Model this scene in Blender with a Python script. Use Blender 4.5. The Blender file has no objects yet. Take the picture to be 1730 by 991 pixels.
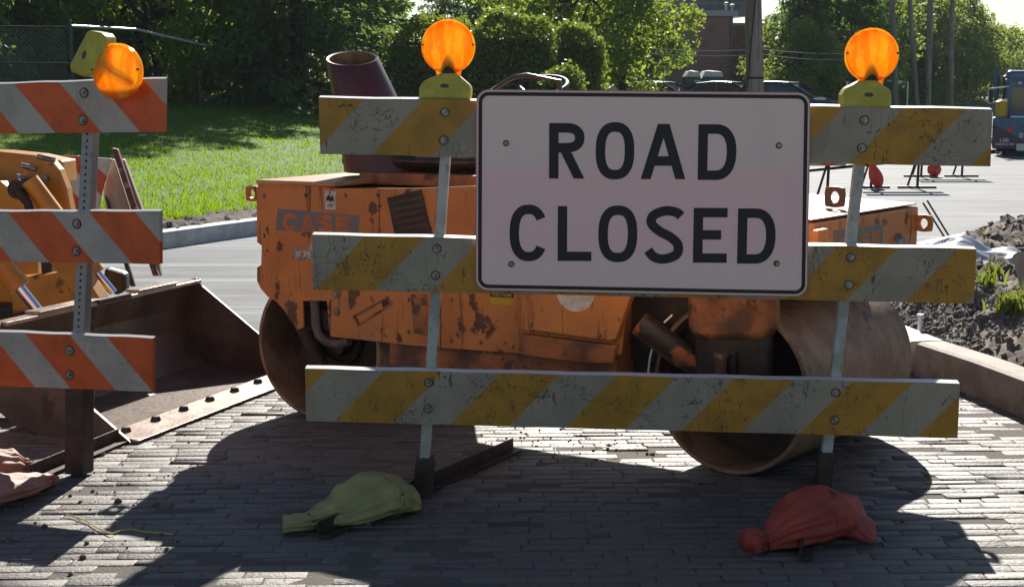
import bpy, bmesh, math, random
import numpy as np
from mathutils import Vector, Matrix, noise
random.seed(7)
R = math.radians
scene = bpy.context.scene
COL = scene.collection
# ------------------------------------------------------------------ camera
CX, CY, FL, HC, YH = 865.0, 495.5, 2400.0, 1.48, 160.0
PITCH = math.atan((CY - YH) / FL)
cp, sp = math.cos(PITCH), math.sin(PITCH)
CAM = Vector((0, 0, HC))
def ray(px, py):
    a = (px - CX) / FL; b = -(py - CY) / FL
    return Vector((a, cp + b * sp, -sp + b * cp))
def G(px, py, z=0.0):
    d = ray(px, py); t = (z - HC) / d.z
    return CAM + d * t
def at(px, py, Y):
    d = ray(px, py); return CAM + d * (Y / d.y)
cam_d = bpy.data.cameras.new('camera'); cam = bpy.data.objects.new('camera', cam_d); COL.objects.link(cam)
cam.location = CAM; cam.rotation_euler = (math.pi / 2 - PITCH, 0, 0)
cam_d.sensor_width = 36; cam_d.lens = FL / 1730 * 36; cam_d.clip_end = 2000; cam_d.clip_start = .05
scene.camera = cam
# ------------------------------------------------------------------ light
SUN_EL, SUN_AZ = 31.0, 7.5
w = bpy.data.worlds.new('World'); scene.world = w; w.use_nodes = True
nt = w.node_tree; bg = nt.nodes['Background']
sky = nt.nodes.new('ShaderNodeTexSky'); sky.sky_type = 'NISHITA'; sky.sun_disc = False
sky.sun_elevation = R(SUN_EL); sky.sun_rotation = R(SUN_AZ); sky.air_density = 1.0; sky.dust_density = 0.25; sky.ozone_density = 1.4
nt.links.new(sky.outputs[0], bg.inputs[0]); bg.inputs[1].default_value = 0.05
sd = bpy.data.lights.new('sun', 'SUN'); sd.energy = 5.0; sd.angle = R(.55); sd.color = (1, .95, .86)
so = bpy.data.objects.new('sun', sd); COL.objects.link(so)
sdir = Vector((math.sin(R(SUN_AZ)) * math.cos(R(SUN_EL)), math.cos(R(SUN_AZ)) * math.cos(R(SUN_EL)), math.sin(R(SUN_EL))))
so.rotation_euler = (-sdir).to_track_quat('-Z', 'Y').to_euler(); so.location = (5, 20, 20)
vs = scene.view_settings; vs.view_transform = 'Standard'; vs.look = 'None'; vs.exposure = 0.92; vs.gamma = 1; vs.use_curve_mapping = False
# ------------------------------------------------------------------ materials
MATS = {}
def nd(t, kind, **kw):
    n = t.nodes.new(kind)
    for k, v in kw.items(): setattr(n, k, v)
    return n
def mathn(t, op, a, b=None, clamp=False):
    n = t.nodes.new('ShaderNodeMath'); n.operation = op; n.use_clamp = clamp
    for i, x in enumerate((a, b)):
        if x is None: continue
        if isinstance(x, (int, float)): n.inputs[i].default_value = x
        else: t.links.new(x, n.inputs[i])
    return n.outputs[0]
def mixc(t, f, a, b):
    n = t.nodes.new('ShaderNodeMix'); n.data_type = 'RGBA'
    for i, x in ((0, f), (6, a), (7, b)):
        if isinstance(x, (int, float)): n.inputs[i].default_value = x
        elif isinstance(x, tuple): n.inputs[i].default_value = (*x[:3], 1)
        else: t.links.new(x, n.inputs[i])
    return n.outputs[2]
def noisef(t, scale, detail=4, rough=.6, vec=None, stretch=None, off=0, rot=0):
    n = t.nodes.new('ShaderNodeTexNoise'); n.inputs['Scale'].default_value = scale
    n.inputs['Detail'].default_value = detail; n.inputs['Roughness'].default_value = rough
    m = t.nodes.new('ShaderNodeMapping'); t.links.new(vec, m.inputs[0])
    m.inputs['Location'].default_value = (off, off * .7, off * 1.3)
    if stretch: m.inputs['Scale'].default_value = stretch[:3]
    if stretch and len(stretch) > 3: m.inputs['Rotation'].default_value = (0, 0, R(stretch[3]))
    t.links.new(m.outputs[0], n.inputs['Vector'])
    return n.outputs[0]
def step(t, x, lo, hi):
    n = t.nodes.new('ShaderNodeMapRange'); n.interpolation_type = 'SMOOTHSTEP'
    t.links.new(x, n.inputs[0]); n.inputs[1].default_value = lo; n.inputs[2].default_value = hi
    return n.outputs[0]
def mat(name, col, rough=.6, metal=0., col2=None, scale=6, lo=.4, hi=.62, stains=(), bump=.0, bscale=60, spec=.5, coat=0, setup=None, stretch=None):
    """procedural principled: base + noise mixed col2 + stains [(colour, scale, lo, hi, stretch, amount)] + bump"""
    m = bpy.data.materials.new(name); m.use_nodes = True; t = m.node_tree; b = t.nodes['Principled BSDF']
    tc = t.nodes.new('ShaderNodeTexCoord'); v = tc.outputs['Object']
    c = col
    if setup: c = setup(t, tc)
    if col2: c = mixc(t, step(t, noisef(t, scale, vec=v, stretch=stretch), lo, hi), c, col2)
    for i, s in enumerate(stains):
        f = step(t, noisef(t, s[1], 6, .65, v, s[4], 3.1 + i * 5), s[2], s[3])
        f = mathn(t, 'MULTIPLY', f, s[5]); c = mixc(t, f, c, s[0])
    if isinstance(c, tuple): b.inputs['Base Color'].default_value = (*c, 1)
    else: t.links.new(c, b.inputs['Base Color'])
    b.inputs['Roughness'].default_value = rough; b.inputs['Metallic'].default_value = metal
    b.inputs['Specular IOR Level'].default_value = spec; b.inputs['Coat Weight'].default_value = coat
    if bump:
        bn = t.nodes.new('ShaderNodeBump'); bn.inputs['Strength'].default_value = bump; bn.inputs['Distance'].default_value = .01
        t.links.new(noisef(t, bscale, 5, .6, v), bn.inputs['Height']); t.links.new(bn.outputs[0], b.inputs['Normal'])
    MATS[name] = m; return m
def leafmat(name, c1, c2, trans=.45, rough=.5, spec=.35):
    m = bpy.data.materials.new(name); m.use_nodes = True; t = m.node_tree
    out = t.nodes['Material Output']; b = t.nodes['Principled BSDF']
    g = t.nodes.new('ShaderNodeNewGeometry')
    c = mixc(t, g.outputs['Random Per Island'], c1, c2)
    t.links.new(c, b.inputs['Base Color']); b.inputs['Roughness'].default_value = rough; b.inputs['Specular IOR Level'].default_value = spec
    tr = t.nodes.new('ShaderNodeBsdfTranslucent')
    c2_ = mixc(t, .5, c, (min(1, c2[0] * 2.2), min(1, c2[1] * 1.9), c2[2] * .8)); t.links.new(c2_, tr.inputs[0])
    mx = t.nodes.new('ShaderNodeMixShader'); mx.inputs[0].default_value = trans
    t.links.new(b.outputs[0], mx.inputs[1]); t.links.new(tr.outputs[0], mx.inputs[2]); t.links.new(mx.outputs[0], out.inputs[0])
    return m
def stripe_setup(ca, cb, fr_=.5):
    def f(t, tc):
        sx = t.nodes.new('ShaderNodeSeparateXYZ'); t.links.new(tc.outputs['UV'], sx.inputs[0])
        v = tc.outputs['Object']
        ph = mathn(t, 'FRACT', mathn(t, 'ADD', sx.outputs[0], 100.0))
        s = mathn(t, 'GREATER_THAN', ph, fr_)
        a = mixc(t, step(t, noisef(t, 9, vec=v), .35, .7), ca, tuple(x * .72 for x in ca))
        b = mixc(t, step(t, noisef(t, 7, vec=v, off=9), .35, .7), cb, tuple(x * .78 for x in cb))
        c = mixc(t, s, a, b)
        # cracked sheeting: thin contour lines of noise, broken up by a second noise
        for sc, st, wd, ml in ((9, (1.8, 1, .30), .0065, .47), (9, (.35, 1, 1.6), .0055, .52), (24, (1, 1, 1), .014, .55)):
            n = noisef(t, sc, 3, .55, v, st, sc)
            d = mathn(t, 'ABSOLUTE', mathn(t, 'SUBTRACT', n, .5))
            line = mathn(t, 'SUBTRACT', 1.0, step(t, d, wd * .4, wd))
            msk = step(t, noisef(t, 5.5, 4, .6, v, None, sc * 2), ml, ml + .03)
            c = mixc(t, mathn(t, 'MULTIPLY', mathn(t, 'MULTIPLY', line, msk), CRK[0]), c, (.035, .03, .025))
        sp_ = step(t, noisef(t, 55, 5, .7, v, None, 4), .66, .70)
        c = mixc(t, mathn(t, 'MULTIPLY', sp_, CRK[1]), c, (.05, .045, .035))
        return c
    return f
CRK = [.85, .7]
m_yw = mat('yellow_white_sheeting', (0, 0, 0), rough=.45, setup=stripe_setup((.44, .215, .018), (.325, .28, .205), .51), spec=.4)
CRK[:] = [.25, .55]
m_ow = mat('orange_white_sheeting', (0, 0, 0), rough=.4, setup=stripe_setup((.66, .10, .016), (.43, .375, .325), .55), spec=.4)
def sign_setup(t, tc):
    sx = t.nodes.new('ShaderNodeSeparateXYZ'); t.links.new(tc.outputs['Object'], sx.inputs[0])
    n = noisef(t, 3, 3, .5, tc.outputs['Object'], (.3, 1, 1))
    z = mathn(t, 'ADD', sx.outputs[2], mathn(t, 'MULTIPLY', n, .08))
    f = mathn(t, 'MULTIPLY', step(t, z, .21, .25), mathn(t, 'SUBTRACT', 1.0, step(t, z, .50, .56)))
    c = mixc(t, f, (.86, .635, .56), (.92, .59, .55))
    ln = mathn(t, 'SINE', mathn(t, 'MULTIPLY', sx.outputs[2], 900.0))
    return mixc(t, mathn(t, 'MULTIPLY', step(t, ln, .5, 1.), .22), c, (.66, .54, .5))
m_edgeglare = mat('glare_board_edge', (.62, .60, .58), .35, spec=.6)  # board tops whitened, the sun glare is put into their colour
m_sign = mat('sign_sheeting', (0, 0, 0), rough=.42, setup=sign_setup, spec=.45,
             stains=(((.30, .24, .22), 14, .70, .76, None, .5), ((.45, .36, .34), 2.5, .5, .8, (1, 1, .3), .35)))
m_signedge = mat('sign_edge', (.55, .22, .19), .5, .3)
m_black = mat('black_legend', (.018, .016, .02), .5, spec=.35)
m_post = mat('painted_post', (.42, .43, .39), .55, .1, col2=(.30, .31, .27), scale=12, stains=(((.16, .13, .10), 30, .60, .66, (1, 1, .4), .7),))
def perf_setup(t, tc):
    sx = t.nodes.new('ShaderNodeSeparateXYZ'); t.links.new(tc.outputs['UV'], sx.inputs[0])
    fx = mathn(t, 'SUBTRACT', sx.outputs[0], 0.0)
    fz = mathn(t, 'SUBTRACT', mathn(t, 'FRACT', mathn(t, 'MULTIPLY', sx.outputs[1], 1 / .0254)), .5)
    fz = mathn(t, 'MULTIPLY', fz, .0254)
    d = mathn(t, 'SQRT', mathn(t, 'ADD', mathn(t, 'MULTIPLY', fx, fx), mathn(t, 'MULTIPLY', fz, fz)))
    hole = mathn(t, 'LESS_THAN', d, .0052)
    return mixc(t, hole, (.28, .28, .28), (.01, .01, .01))
m_perf = mat('perforated_steel', (0, 0, 0), .45, .5, setup=perf_setup, stains=(((.15, .12, .1), 20, .55, .7, None, .6),))
m_bolt = mat('zinc_bolt', (.33, .32, .30), .4, .7, col2=(.16, .14, .12), scale=60)
m_rail = mat('dark_steel', (.035, .028, .024), .5, .3, col2=(.07, .045, .03), scale=15, bump=.2)
m_rustpost = mat('rusty_sleeve', (.07, .032, .022), .6, .2, col2=(.03, .018, .014), scale=18, bump=.3)
m_lamp = mat('yellow_lamp_case', (.50, .43, .035), .35, 0, col2=(.38, .33, .03), scale=14, stains=(((.14, .11, .03), 30, .62, .7, None, .6),))
m_badge = mat('lamp_badge', (.07, .07, .05), .6)
def ambermat(name, front):
    m = bpy.data.materials.new(name); m.use_nodes = True; t = m.node_tree
    out = t.nodes['Material Output']; b = t.nodes['Principled BSDF']
    tc = t.nodes.new('ShaderNodeTexCoord'); uv = tc.outputs['Object']
    b.inputs['Base Color'].default_value = (.95, .42, .01, 1); b.inputs['Roughness'].default_value = .12; b.inputs['Coat Weight'].default_value = .5
    tr = t.nodes.new('ShaderNodeBsdfTranslucent'); tp = t.nodes.new('ShaderNodeBsdfTransparent')
    tp.inputs[0].default_value = (1, .74, .08, 1) if not front else (1, .66, .05, 1)
    n1 = noisef(t, 34, 3, .6, uv, (1, 1, .22)); n2 = noisef(t, 9, 2, .5, uv, None, 5)
    c = mixc(t, step(t, n1, .40, .60), (.95, .46, .012), (1., .84, .12)); hl = step(t, noisef(t, 60, 2, .5, uv, (1, 1, .3), 2), .60, .68)
    c = mixc(t, mathn(t, 'MULTIPLY', hl, step(t, n2, .5, .6)), c, (1, .95, .35)); t.links.new(c, tr.inputs[0]); t.links.new(c, b.inputs['Base Color'])  # bright spots: reflector highlights painted into the lens colour
    bn = t.nodes.new('ShaderNodeBump'); bn.inputs['Strength'].default_value = .9; bn.inputs['Distance'].default_value = .006
    hh = mathn(t, 'ADD', n1, mathn(t, 'MULTIPLY', n2, .8)); t.links.new(hh, bn.inputs['Height'])
    for x in (b, tr): t.links.new(bn.outputs[0], x.inputs['Normal'])
    m1 = t.nodes.new('ShaderNodeMixShader'); m2 = t.nodes.new('ShaderNodeMixShader')
    m1.inputs[0].default_value = .42 if front else .84; m2.inputs[0].default_value = .16
    t.links.new(tr.outputs[0], m1.inputs[1]); t.links.new(tp.outputs[0], m1.inputs[2])
    t.links.new(m1.outputs[0], m2.inputs[1]); t.links.new(b.outputs[0], m2.inputs[2]); t.links.new(m2.outputs[0], out.inputs[0])
    return m
m_amberf = ambermat('amber_front_lens', True); m_amberb = ambermat('amber_rear_lens', False)
m_amberr = ambermat('amber_rim', True)
RUST = (.065, .026, .016)
m_or = mat('worn_orange_paint', (.56, .21, .055), .45, 0, col2=(.43, .14, .04), scale=3, lo=.35, hi=.7, spec=.4,
           stains=((RUST, 8, .575, .61, (1, 1, .8), .92), (RUST, 13, .57, .66, (2.2, 2.2, .18), .65), ((.12, .05, .03), 40, .63, .7, None, .7),
                   ((.26, .19, .14), 2.2, .50, .72, None, .5)), bump=.12, bscale=25)
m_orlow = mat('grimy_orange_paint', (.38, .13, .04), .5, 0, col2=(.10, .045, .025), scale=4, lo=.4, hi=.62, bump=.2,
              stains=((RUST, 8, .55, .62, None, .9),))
m_ortop = mat('sunlit_orange_top', (.50, .26, .12), .38, 0, col2=(.40, .16, .06), scale=5, spec=.5, stains=((RUST, 12, .64, .69, None, .8),))  # paler orange for the hood tops, sunlight put into the colour
m_grime = mat('oily_iron_with_orange_paint', (.045, .026, .019), .5, 0, col2=(.36, .11, .03), scale=7, lo=.56, hi=.62, bump=.3)
m_drum = mat('rusty_drum_steel', (.29, .175, .11), .6, .05, col2=(.19, .105, .065), scale=7, bump=.35, bscale=40,
             stains=(((.30, .24, .19), 45, .66, .70, (1, 1, .35), .8), ((.05, .02, .014), 6, .56, .66, None, .6)))
m_drumin = mat('drum_inside', (.035, .02, .015), .75, .0, col2=(.09, .05, .033), scale=5, bump=.4)
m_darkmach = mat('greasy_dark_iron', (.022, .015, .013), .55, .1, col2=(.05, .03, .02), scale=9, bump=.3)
m_maroon = mat('maroon_tube', (.085, .02, .022), .4, 0, col2=(.05, .016, .02), scale=6, stains=(((.16, .10, .07), 12, .63, .7, None, .6),))
m_seat = mat('seat_vinyl', (.028, .016, .014), .27, 0, col2=(.05, .03, .022), scale=10, bump=.2)
m_hose = mat('dusty_hose', (.13, .10, .08), .7, 0, col2=(.06, .05, .04), scale=20)
m_grey = mat('grey_decal', (.14, .145, .15), .5, 0, col2=(.24, .15, .10), scale=9, lo=.55, hi=.7)
m_decor = mat('decal_orange', (.48, .145, .036), .45, 0, col2=(.36, .12, .04), scale=9)
m_white = mat('white_sticker', (.58, .54, .50), .5, 0, col2=(.42, .38, .34), scale=20, stains=(((.2, .2, .3), 30, .6, .66, (1, 1, 4), .5),))
m_yel = mat('yellow_decal', (.50, .30, .01), .5)
m_loader = mat('yellow_loader_paint', (.56, .24, .018), .4, 0, col2=(.42, .17, .02), scale=4, stains=(((.07, .035, .02), 10, .60, .68, None, .8),), spec=.5)
m_chrome = mat('chrome_rod', (.7, .72, .78), .12, 1.)
m_bucket = mat('worn_bucket_steel', (.15, .105, .08), .45, .35, col2=(.085, .055, .042), scale=3.5, lo=.35, hi=.65, bump=.25, bscale=30,
               stains=(((.05, .035, .03), 6, .55, .65, (1, 1, .5), .8), ((.22, .17, .13), 22, .62, .7, None, .6)))
m_edge = mat('polished_cutting_edge', (.42, .34, .28), .35, .5, col2=(.28, .20, .16), scale=9, bump=.15)
m_conc = mat('concrete', (.46, .46, .45), .7, 0, col2=(.36, .355, .35), scale=6, bump=.25, bscale=50, stains=(((.16, .14, .12), 14, .6, .72, None, .6),))
m_concbrown = mat('muddy_concrete', (.30, .24, .19), .75, 0, col2=(.22, .17, .13), scale=7, bump=.4, bscale=60, stains=(((.12, .09, .07), 20, .58, .72, None, .6),))
m_road = mat('dusty_road', (.185, .19, .20), .8, 0, col2=(.135, .14, .148), scale=.9, lo=.3, hi=.7, bump=.5, bscale=14, spec=.15,
             stains=(((.27, .28, .29), 1.3, .5, .60, (.16, 3.2, 1, -52), .85), ((.075, .08, .088), 1.7, .56, .62, (.12, 3.0, 1, -56), .4), ((.10, .09, .08), 25, .66, .72, None, .6)))
def brick_setup(t, tc):
    g = t.nodes.new('ShaderNodeNewGeometry')
    r = g.outputs['Random Per Island']
    c = mixc(t, r, (.122, .103, .093), (.145, .125, .113))
    v = tc.outputs['Object']
    c = mixc(t, mathn(t, 'MULTIPLY', step(t, noisef(t, 1.3, 5, .6, v), .36, .60), .85), c, (.135, .115, .100))
    return c
m_brick = mat('worn_paving_brick', (0, 0, 0), .60, 0, setup=brick_setup, bump=.8, bscale=70, spec=.5,
              stains=(((.06, .05, .045), 9, .6, .68, None, .6), ((.33, .30, .26), 40, .62, .7, None, .5)))
m_sand = mat('joint_sand', (.095, .080, .068), .95, 0, col2=(.11, .093, .080), scale=5, bump=.6, bscale=60)
m_soil = mat('dark_soil', (.040, .030, .024), .95, 0, col2=(.11, .085, .065), scale=6, bump=.8, bscale=30)
m_dirt = mat('dirt_mound', (.10, .072, .054), .95, 0, col2=(.22, .18, .145), scale=4, bump=.9, bscale=24, stains=(((.035, .026, .022), 7, .55, .63, None, .8),))
m_gravel = mat('grey_gravel', (.17, .155, .14), .9, 0, col2=(.30, .28, .26), scale=30, bump=.5)
m_lawn = mat('lawn_base', (.055, .115, .016), .9, 0, col2=(.035, .075, .012), scale=1.2, bump=.6, bscale=20)
m_grass = leafmat('grass_blade', (.075, .155, .008), (.16, .28, .016), .58, .8, .08)
m_grassb = leafmat('weed_blade', (.07, .12, .02), (.17, .22, .05), .45, .5)
m_leaf1 = leafmat('leaf_bright', (.09, .15, .022), (.20, .28, .05), .58)
m_leaf2 = leafmat('leaf_mid', (.085, .135, .035), (.17, .235, .065), .56)
m_needle = leafmat('needle_dark', (.05, .095, .04), (.13, .20, .07), .5)
m_hedge = leafmat('hedge_leaf', (.055, .095, .022), (.20, .27, .05), .42)
m_bark = mat('bark', (.07, .05, .038), .9, 0, col2=(.035, .026, .02), scale=14, bump=.7, stretch=(1, 1, .2))
m_pole = mat('weathered_pole', (.17, .135, .105), .85, 0, col2=(.27, .235, .20), scale=10, stretch=(1, 1, .08), bump=.4)
m_wire = mat('wire', (.25, .25, .26), .5, .5)
def wallbrick(t, tc):
    b = t.nodes.new('ShaderNodeTexBrick'); m = t.nodes.new('ShaderNodeMapping'); t.links.new(tc.outputs['Object'], m.inputs[0])
    m.inputs['Rotation'].default_value = (R(90), 0, 0)
    t.links.new(m.outputs[0], b.inputs[0]); b.inputs['Scale'].default_value = 4.5
    b.inputs['Color1'].default_value = (.42, .22, .18, 1); b.inputs['Color2'].default_value = (.34, .17, .14, 1); b.inputs['Mortar'].default_value = (.16, .12, .10, 1)
    b.inputs['Mortar Size'].default_value = .012
    return b.outputs[0]
m_wall = mat('brick_wall', (0, 0, 0), .8, setup=wallbrick, stains=(((.09, .05, .04), 1.2, .5, .7, None, .4),))
m_roof = mat('dark_roof', (.05, .045, .045), .8, 0, col2=(.075, .07, .068), scale=8, bump=.4)
m_fascia = mat('pale_fascia', (.42, .42, .43), .5)
m_glass = mat('dark_glass', (.02, .025, .03), .06, 0, spec=.8)
m_frame = mat('white_frame', (.5, .5, .5), .5)
m_green = mat('green_dumpster', (.03, .10, .035), .45, 0, col2=(.02, .07, .03), scale=6)
m_lid = mat('pale_lid', (.62, .64, .62), .4)
m_carpaint = [mat('car_paint_navy', (.02, .03, .055), .25, .2, coat=.6), mat('car_paint_grey', (.05, .055, .065), .25, .2, coat=.6)]
m_tyre = mat('tyre', (.02, .02, .02), .8, bump=.3)
m_rim = mat('wheel_rim', (.4, .4, .42), .3, .8)
m_lampglass = mat('headlight_glass', (.6, .6, .62), .1, .1)
m_truckblue = mat('truck_blue', (.03, .11, .22), .4, 0, coat=.2, col2=(.022, .08, .17), scale=3)
m_truckdark = mat('truck_maroon', (.045, .014, .03), .4, 0)
m_red = mat('red_emblem', (.5, .03, .03), .5)
m_lett = mat('pale_lettering', (.55, .55, .58), .5)
m_galv = mat('galvanised_tube', (.72, .72, .74), .35, .6)
m_link = mat('chain_link', (.12, .12, .125), .45, .6)
m_darkpost = mat('dark_fence_post', (.05, .05, .055), .5, .3)
m_grey2 = mat('grey_box', (.17, .19, .20), .6, 0, col2=(.13, .145, .155), scale=4)
m_bagy = mat('yellow_green_bag', (.42, .345, .12), .65, 0, col2=(.29, .27, .11), scale=8, stains=(((.13, .08, .045), 6, .57, .70, None, .7),), bump=.5, bscale=120)
m_bagr = mat('red_orange_bag', (.42, .055, .032), .6, 0, col2=(.30, .038, .026), scale=8, stains=(((.13, .03, .02), 10, .60, .70, None, .6),), bump=.35, bscale=140)
m_bagp = mat('faded_pink_bag', (.42, .20, .15), .6, 0, col2=(.33, .14, .11), scale=9, stains=(((.17, .10, .08), 10, .60, .70, None, .6),), bump=.45, bscale=120)
m_bago = mat('bright_orange_bag', (.72, .06, .02), .5, 0, col2=(.55, .04, .02), scale=8)
m_twine = mat('yellow_twine', (.50, .45, .05), .7)
m_seatglare = mat('skylit_vinyl', (.20, .17, .15), .4, 0, col2=(.12, .10, .09), scale=9)
m_lining = mat('sunlit_lining', (.26, .15, .07), .8, 0, col2=(.12, .06, .035), scale=9)  # tan tube inside, the light falling in is part of the colour
m_tie = mat('orange_tie', (.55, .20, .06), .7)
m_wood = mat('bare_plank', (.42, .34, .25), .7, 0, col2=(.32, .25, .18), scale=8, stretch=(1, 1, .15), bump=.2)
m_rustbar = mat('rusty_angle', (.12, .045, .03), .7, .1, col2=(.30, .20, .15), scale=14, lo=.5, hi=.6)
m_plastic = mat('plastic_sheet', (.42, .42, .44), .25, 0, spec=.7, bump=.3, bscale=8)
# ------------------------------------------------------------------ mesh tools
class Fr:
    def __init__(s, O, ang=0.0):      # ex turned clockwise by ang degrees (right end comes nearer)
        s.O = Vector(O); a = R(ang); s.ex = Vector((math.cos(a), -math.sin(a), 0)); s.ey = Vector((math.sin(a), math.cos(a), 0)); s.ez = Vector((0, 0, 1))
    def M(s):
        return Matrix(((s.ex.x, s.ey.x, 0, s.O.x), (s.ex.y, s.ey.y, 0, s.O.y), (0, 0, 1, s.O.z), (0, 0, 0, 1)))
    def px(s, x, y, v=0.0):
        d = ray(x, y); t = (v - (CAM - s.O).dot(s.ey)) / d.dot(s.ey); P = CAM + d * t - s.O
        return (P.dot(s.ex), P.dot(s.ez))
WORLD = Fr((0, 0, 0))
def rootmat(parent):
    r = parent
    while r.parent: r = r.parent
    return Matrix.LocRotScale(r.location, r.rotation_euler, r.scale)
class MB:
    def __init__(s, fr=WORLD): s.bm = bmesh.new(); s.fr = fr; s.T = fr.M()
    def P(s, p): return s.T @ Vector(p)
    def poly(s, pts): return s.bm.faces.new([s.bm.verts.new(s.P(p)) for p in pts])
    def box(s, c, d, rot=None):
        m = rot.to_matrix().to_4x4() if rot is not None else Matrix.Identity(4)
        vs = []
        for x in (-1, 1):
            for y in (-1, 1):
                for z in (-1, 1):
                    vs.append(s.bm.verts.new(s.T @ (Vector(c) + (m @ Vector((x * d[0] / 2, y * d[1] / 2, z * d[2] / 2)).to_4d()).to_3d())))
        for f in ((0, 1, 3, 2), (4, 6, 7, 5), (0, 4, 5, 1), (2, 3, 7, 6), (0, 2, 6, 4), (1, 5, 7, 3)): s.bm.faces.new([vs[i] for i in f])
        return s
    def prism(s, pts, v0, v1):            # pts (u,z) polygon extruded along v
        a = [s.bm.verts.new(s.P((u, v0, z))) for u, z in pts]; b = [s.bm.verts.new(s.P((u, v1, z))) for u, z in pts]
        n = len(pts); s.bm.faces.new(a); s.bm.faces.new(b[::-1])
        for i in range(n): s.bm.faces.new((a[i], b[i], b[(i + 1) % n], a[(i + 1) % n]))
        return s
    def prismz(s, pts, z0, z1):           # pts (x,y)
        a = [s.bm.verts.new(s.P((u, v, z0))) for u, v in pts]; b = [s.bm.verts.new(s.P((u, v, z1))) for u, v in pts]
        n = len(pts); s.bm.faces.new(a[::-1]); s.bm.faces.new(b)
        for i in range(n): s.bm.faces.new((a[i], a[(i + 1) % n], b[(i + 1) % n], b[i]))
        return s
    def tube(s, pts, r, n=10, caps=True, closed=False):
        pts = [s.P(p) for p in pts]; rs = r if isinstance(r, (list, tuple)) else [r] * len(pts)
        rings = []; up = None
        for i, p in enumerate(pts):
            if closed: d = pts[(i + 1) % len(pts)] - pts[i - 1]
            else: d = (pts[min(i + 1, len(pts) - 1)] - pts[max(i - 1, 0)])
            d.normalize()
            if up is None:
                up = Vector((0, 0, 1)) if abs(d.z) < .9 else Vector((1, 0, 0))
            a = d.cross(up)
            if a.length < 1e-4: a = d.orthogonal()
            a.normalize(); b = a.cross(d); up = b
            rings.append([s.bm.verts.new(p + a * math.cos(2 * math.pi * k / n) * rs[i] + b * math.sin(2 * math.pi * k / n) * rs[i]) for k in range(n)])
        m = len(rings)
        for i in range(m if closed else m - 1):
            A, B = rings[i], rings[(i + 1) % m]
            for k in range(n): s.bm.faces.new((A[k], A[(k + 1) % n], B[(k + 1) % n], B[k]))
        if caps and not closed: s.bm.faces.new(rings[0][::-1]); s.bm.faces.new(rings[-1])
        return s
    def lathe(s, prof, c, axis='y', n=48, closed=False):   # prof [(r, h)] about axis through c
        rings = []
        for r_, h in prof:
            ring = []
            for k in range(n):
                a = 2 * math.pi * k / n; x, y = r_ * math.cos(a), r_ * math.sin(a)
                o = {'y': (x, h, y), 'z': (x, y, h), 'x': (h, x, y)}[axis]
                ring.append(s.bm.verts.new(s.P((c[0] + o[0], c[1] + o[1], c[2] + o[2]))))
            rings.append(ring)
        m = len(rings)
        for i in range(m if closed else m - 1):
            A, B = rings[i], rings[(i + 1) % m]
            for k in range(n): s.bm.faces.new((A[k], A[(k + 1) % n], B[(k + 1) % n], B[k]))
        if not closed:
            for ring, r_ in ((rings[0], prof[0][0]), (rings[-1], prof[-1][0])):
                if r_ > 1e-5: s.bm.faces.new(ring)
        return s
    def build(s, name, m, parent=None, bevel=0, smooth=False, uv=None, seg=2, recalc=True):
        if recalc: bmesh.ops.recalc_face_normals(s.bm, faces=s.bm.faces[:])
        if parent: s.bm.transform(rootmat(parent).inverted())
        me = bpy.data.meshes.new(name)
        if uv:
            L = s.bm.loops.layers.uv.new('UVMap'); iv = s.fr.M().inverted() @ (rootmat(parent) if parent else Matrix.Identity(4))
            for f in s.bm.faces:
                for l in f.loops: l[L].uv = uv(iv @ l.vert.co)
        s.bm.to_mesh(me); s.bm.free(); me.materials.append(m)
        if smooth:
            for p in me.polygons: p.use_smooth = True
        o = bpy.data.objects.new(name, me); COL.objects.link(o)
        if parent: o.parent = parent
        if bevel:
            b = o.modifiers.new('bevel', 'BEVEL'); b.width = bevel; b.segments = seg; b.limit_method = 'ANGLE'; b.angle_limit = R(35)
        if smooth:
            try:
                me.set_sharp_from_angle(angle=R(40))
            except Exception: pass
        return o
def tag(o, label, cat, group=None):
    o['label'] = label; o['category'] = cat
    if group: o['group'] = group
    return o
def empty(name, loc, label, cat, group=None, rz=0.0):
    o = bpy.data.objects.new(name, None); COL.objects.link(o); o.location = loc; o.rotation_euler = (0, 0, rz); o.empty_display_size = .1
    return tag(o, label, cat, group)
def kind(o, k='structure'): o['kind'] = k; return o
def copy_tree(o, parent=None):
    c = o.copy(); COL.objects.link(c)
    if parent: c.parent = parent
    for ch in list(o.children): copy_tree(ch, c)
    return c
def np_mesh(name, verts, faces, m, parent=None, k=4):
    me = bpy.data.meshes.new(name); nv, nf = len(verts), len(faces)
    me.vertices.add(nv); me.vertices.foreach_set('co', verts.astype(np.float32).ravel())
    me.loops.add(nf * k); me.loops.foreach_set('vertex_index', faces.astype(np.int32).ravel())
    me.polygons.add(nf); me.polygons.foreach_set('loop_start', np.arange(0, nf * k, k, dtype=np.int32)); me.polygons.foreach_set('loop_total', np.full(nf, k, np.int32))
    me.update(calc_edges=True); me.validate(); me.materials.append(m)
    o = bpy.data.objects.new(name, me); COL.objects.link(o)
    if parent: o.parent = parent
    return o
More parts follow.
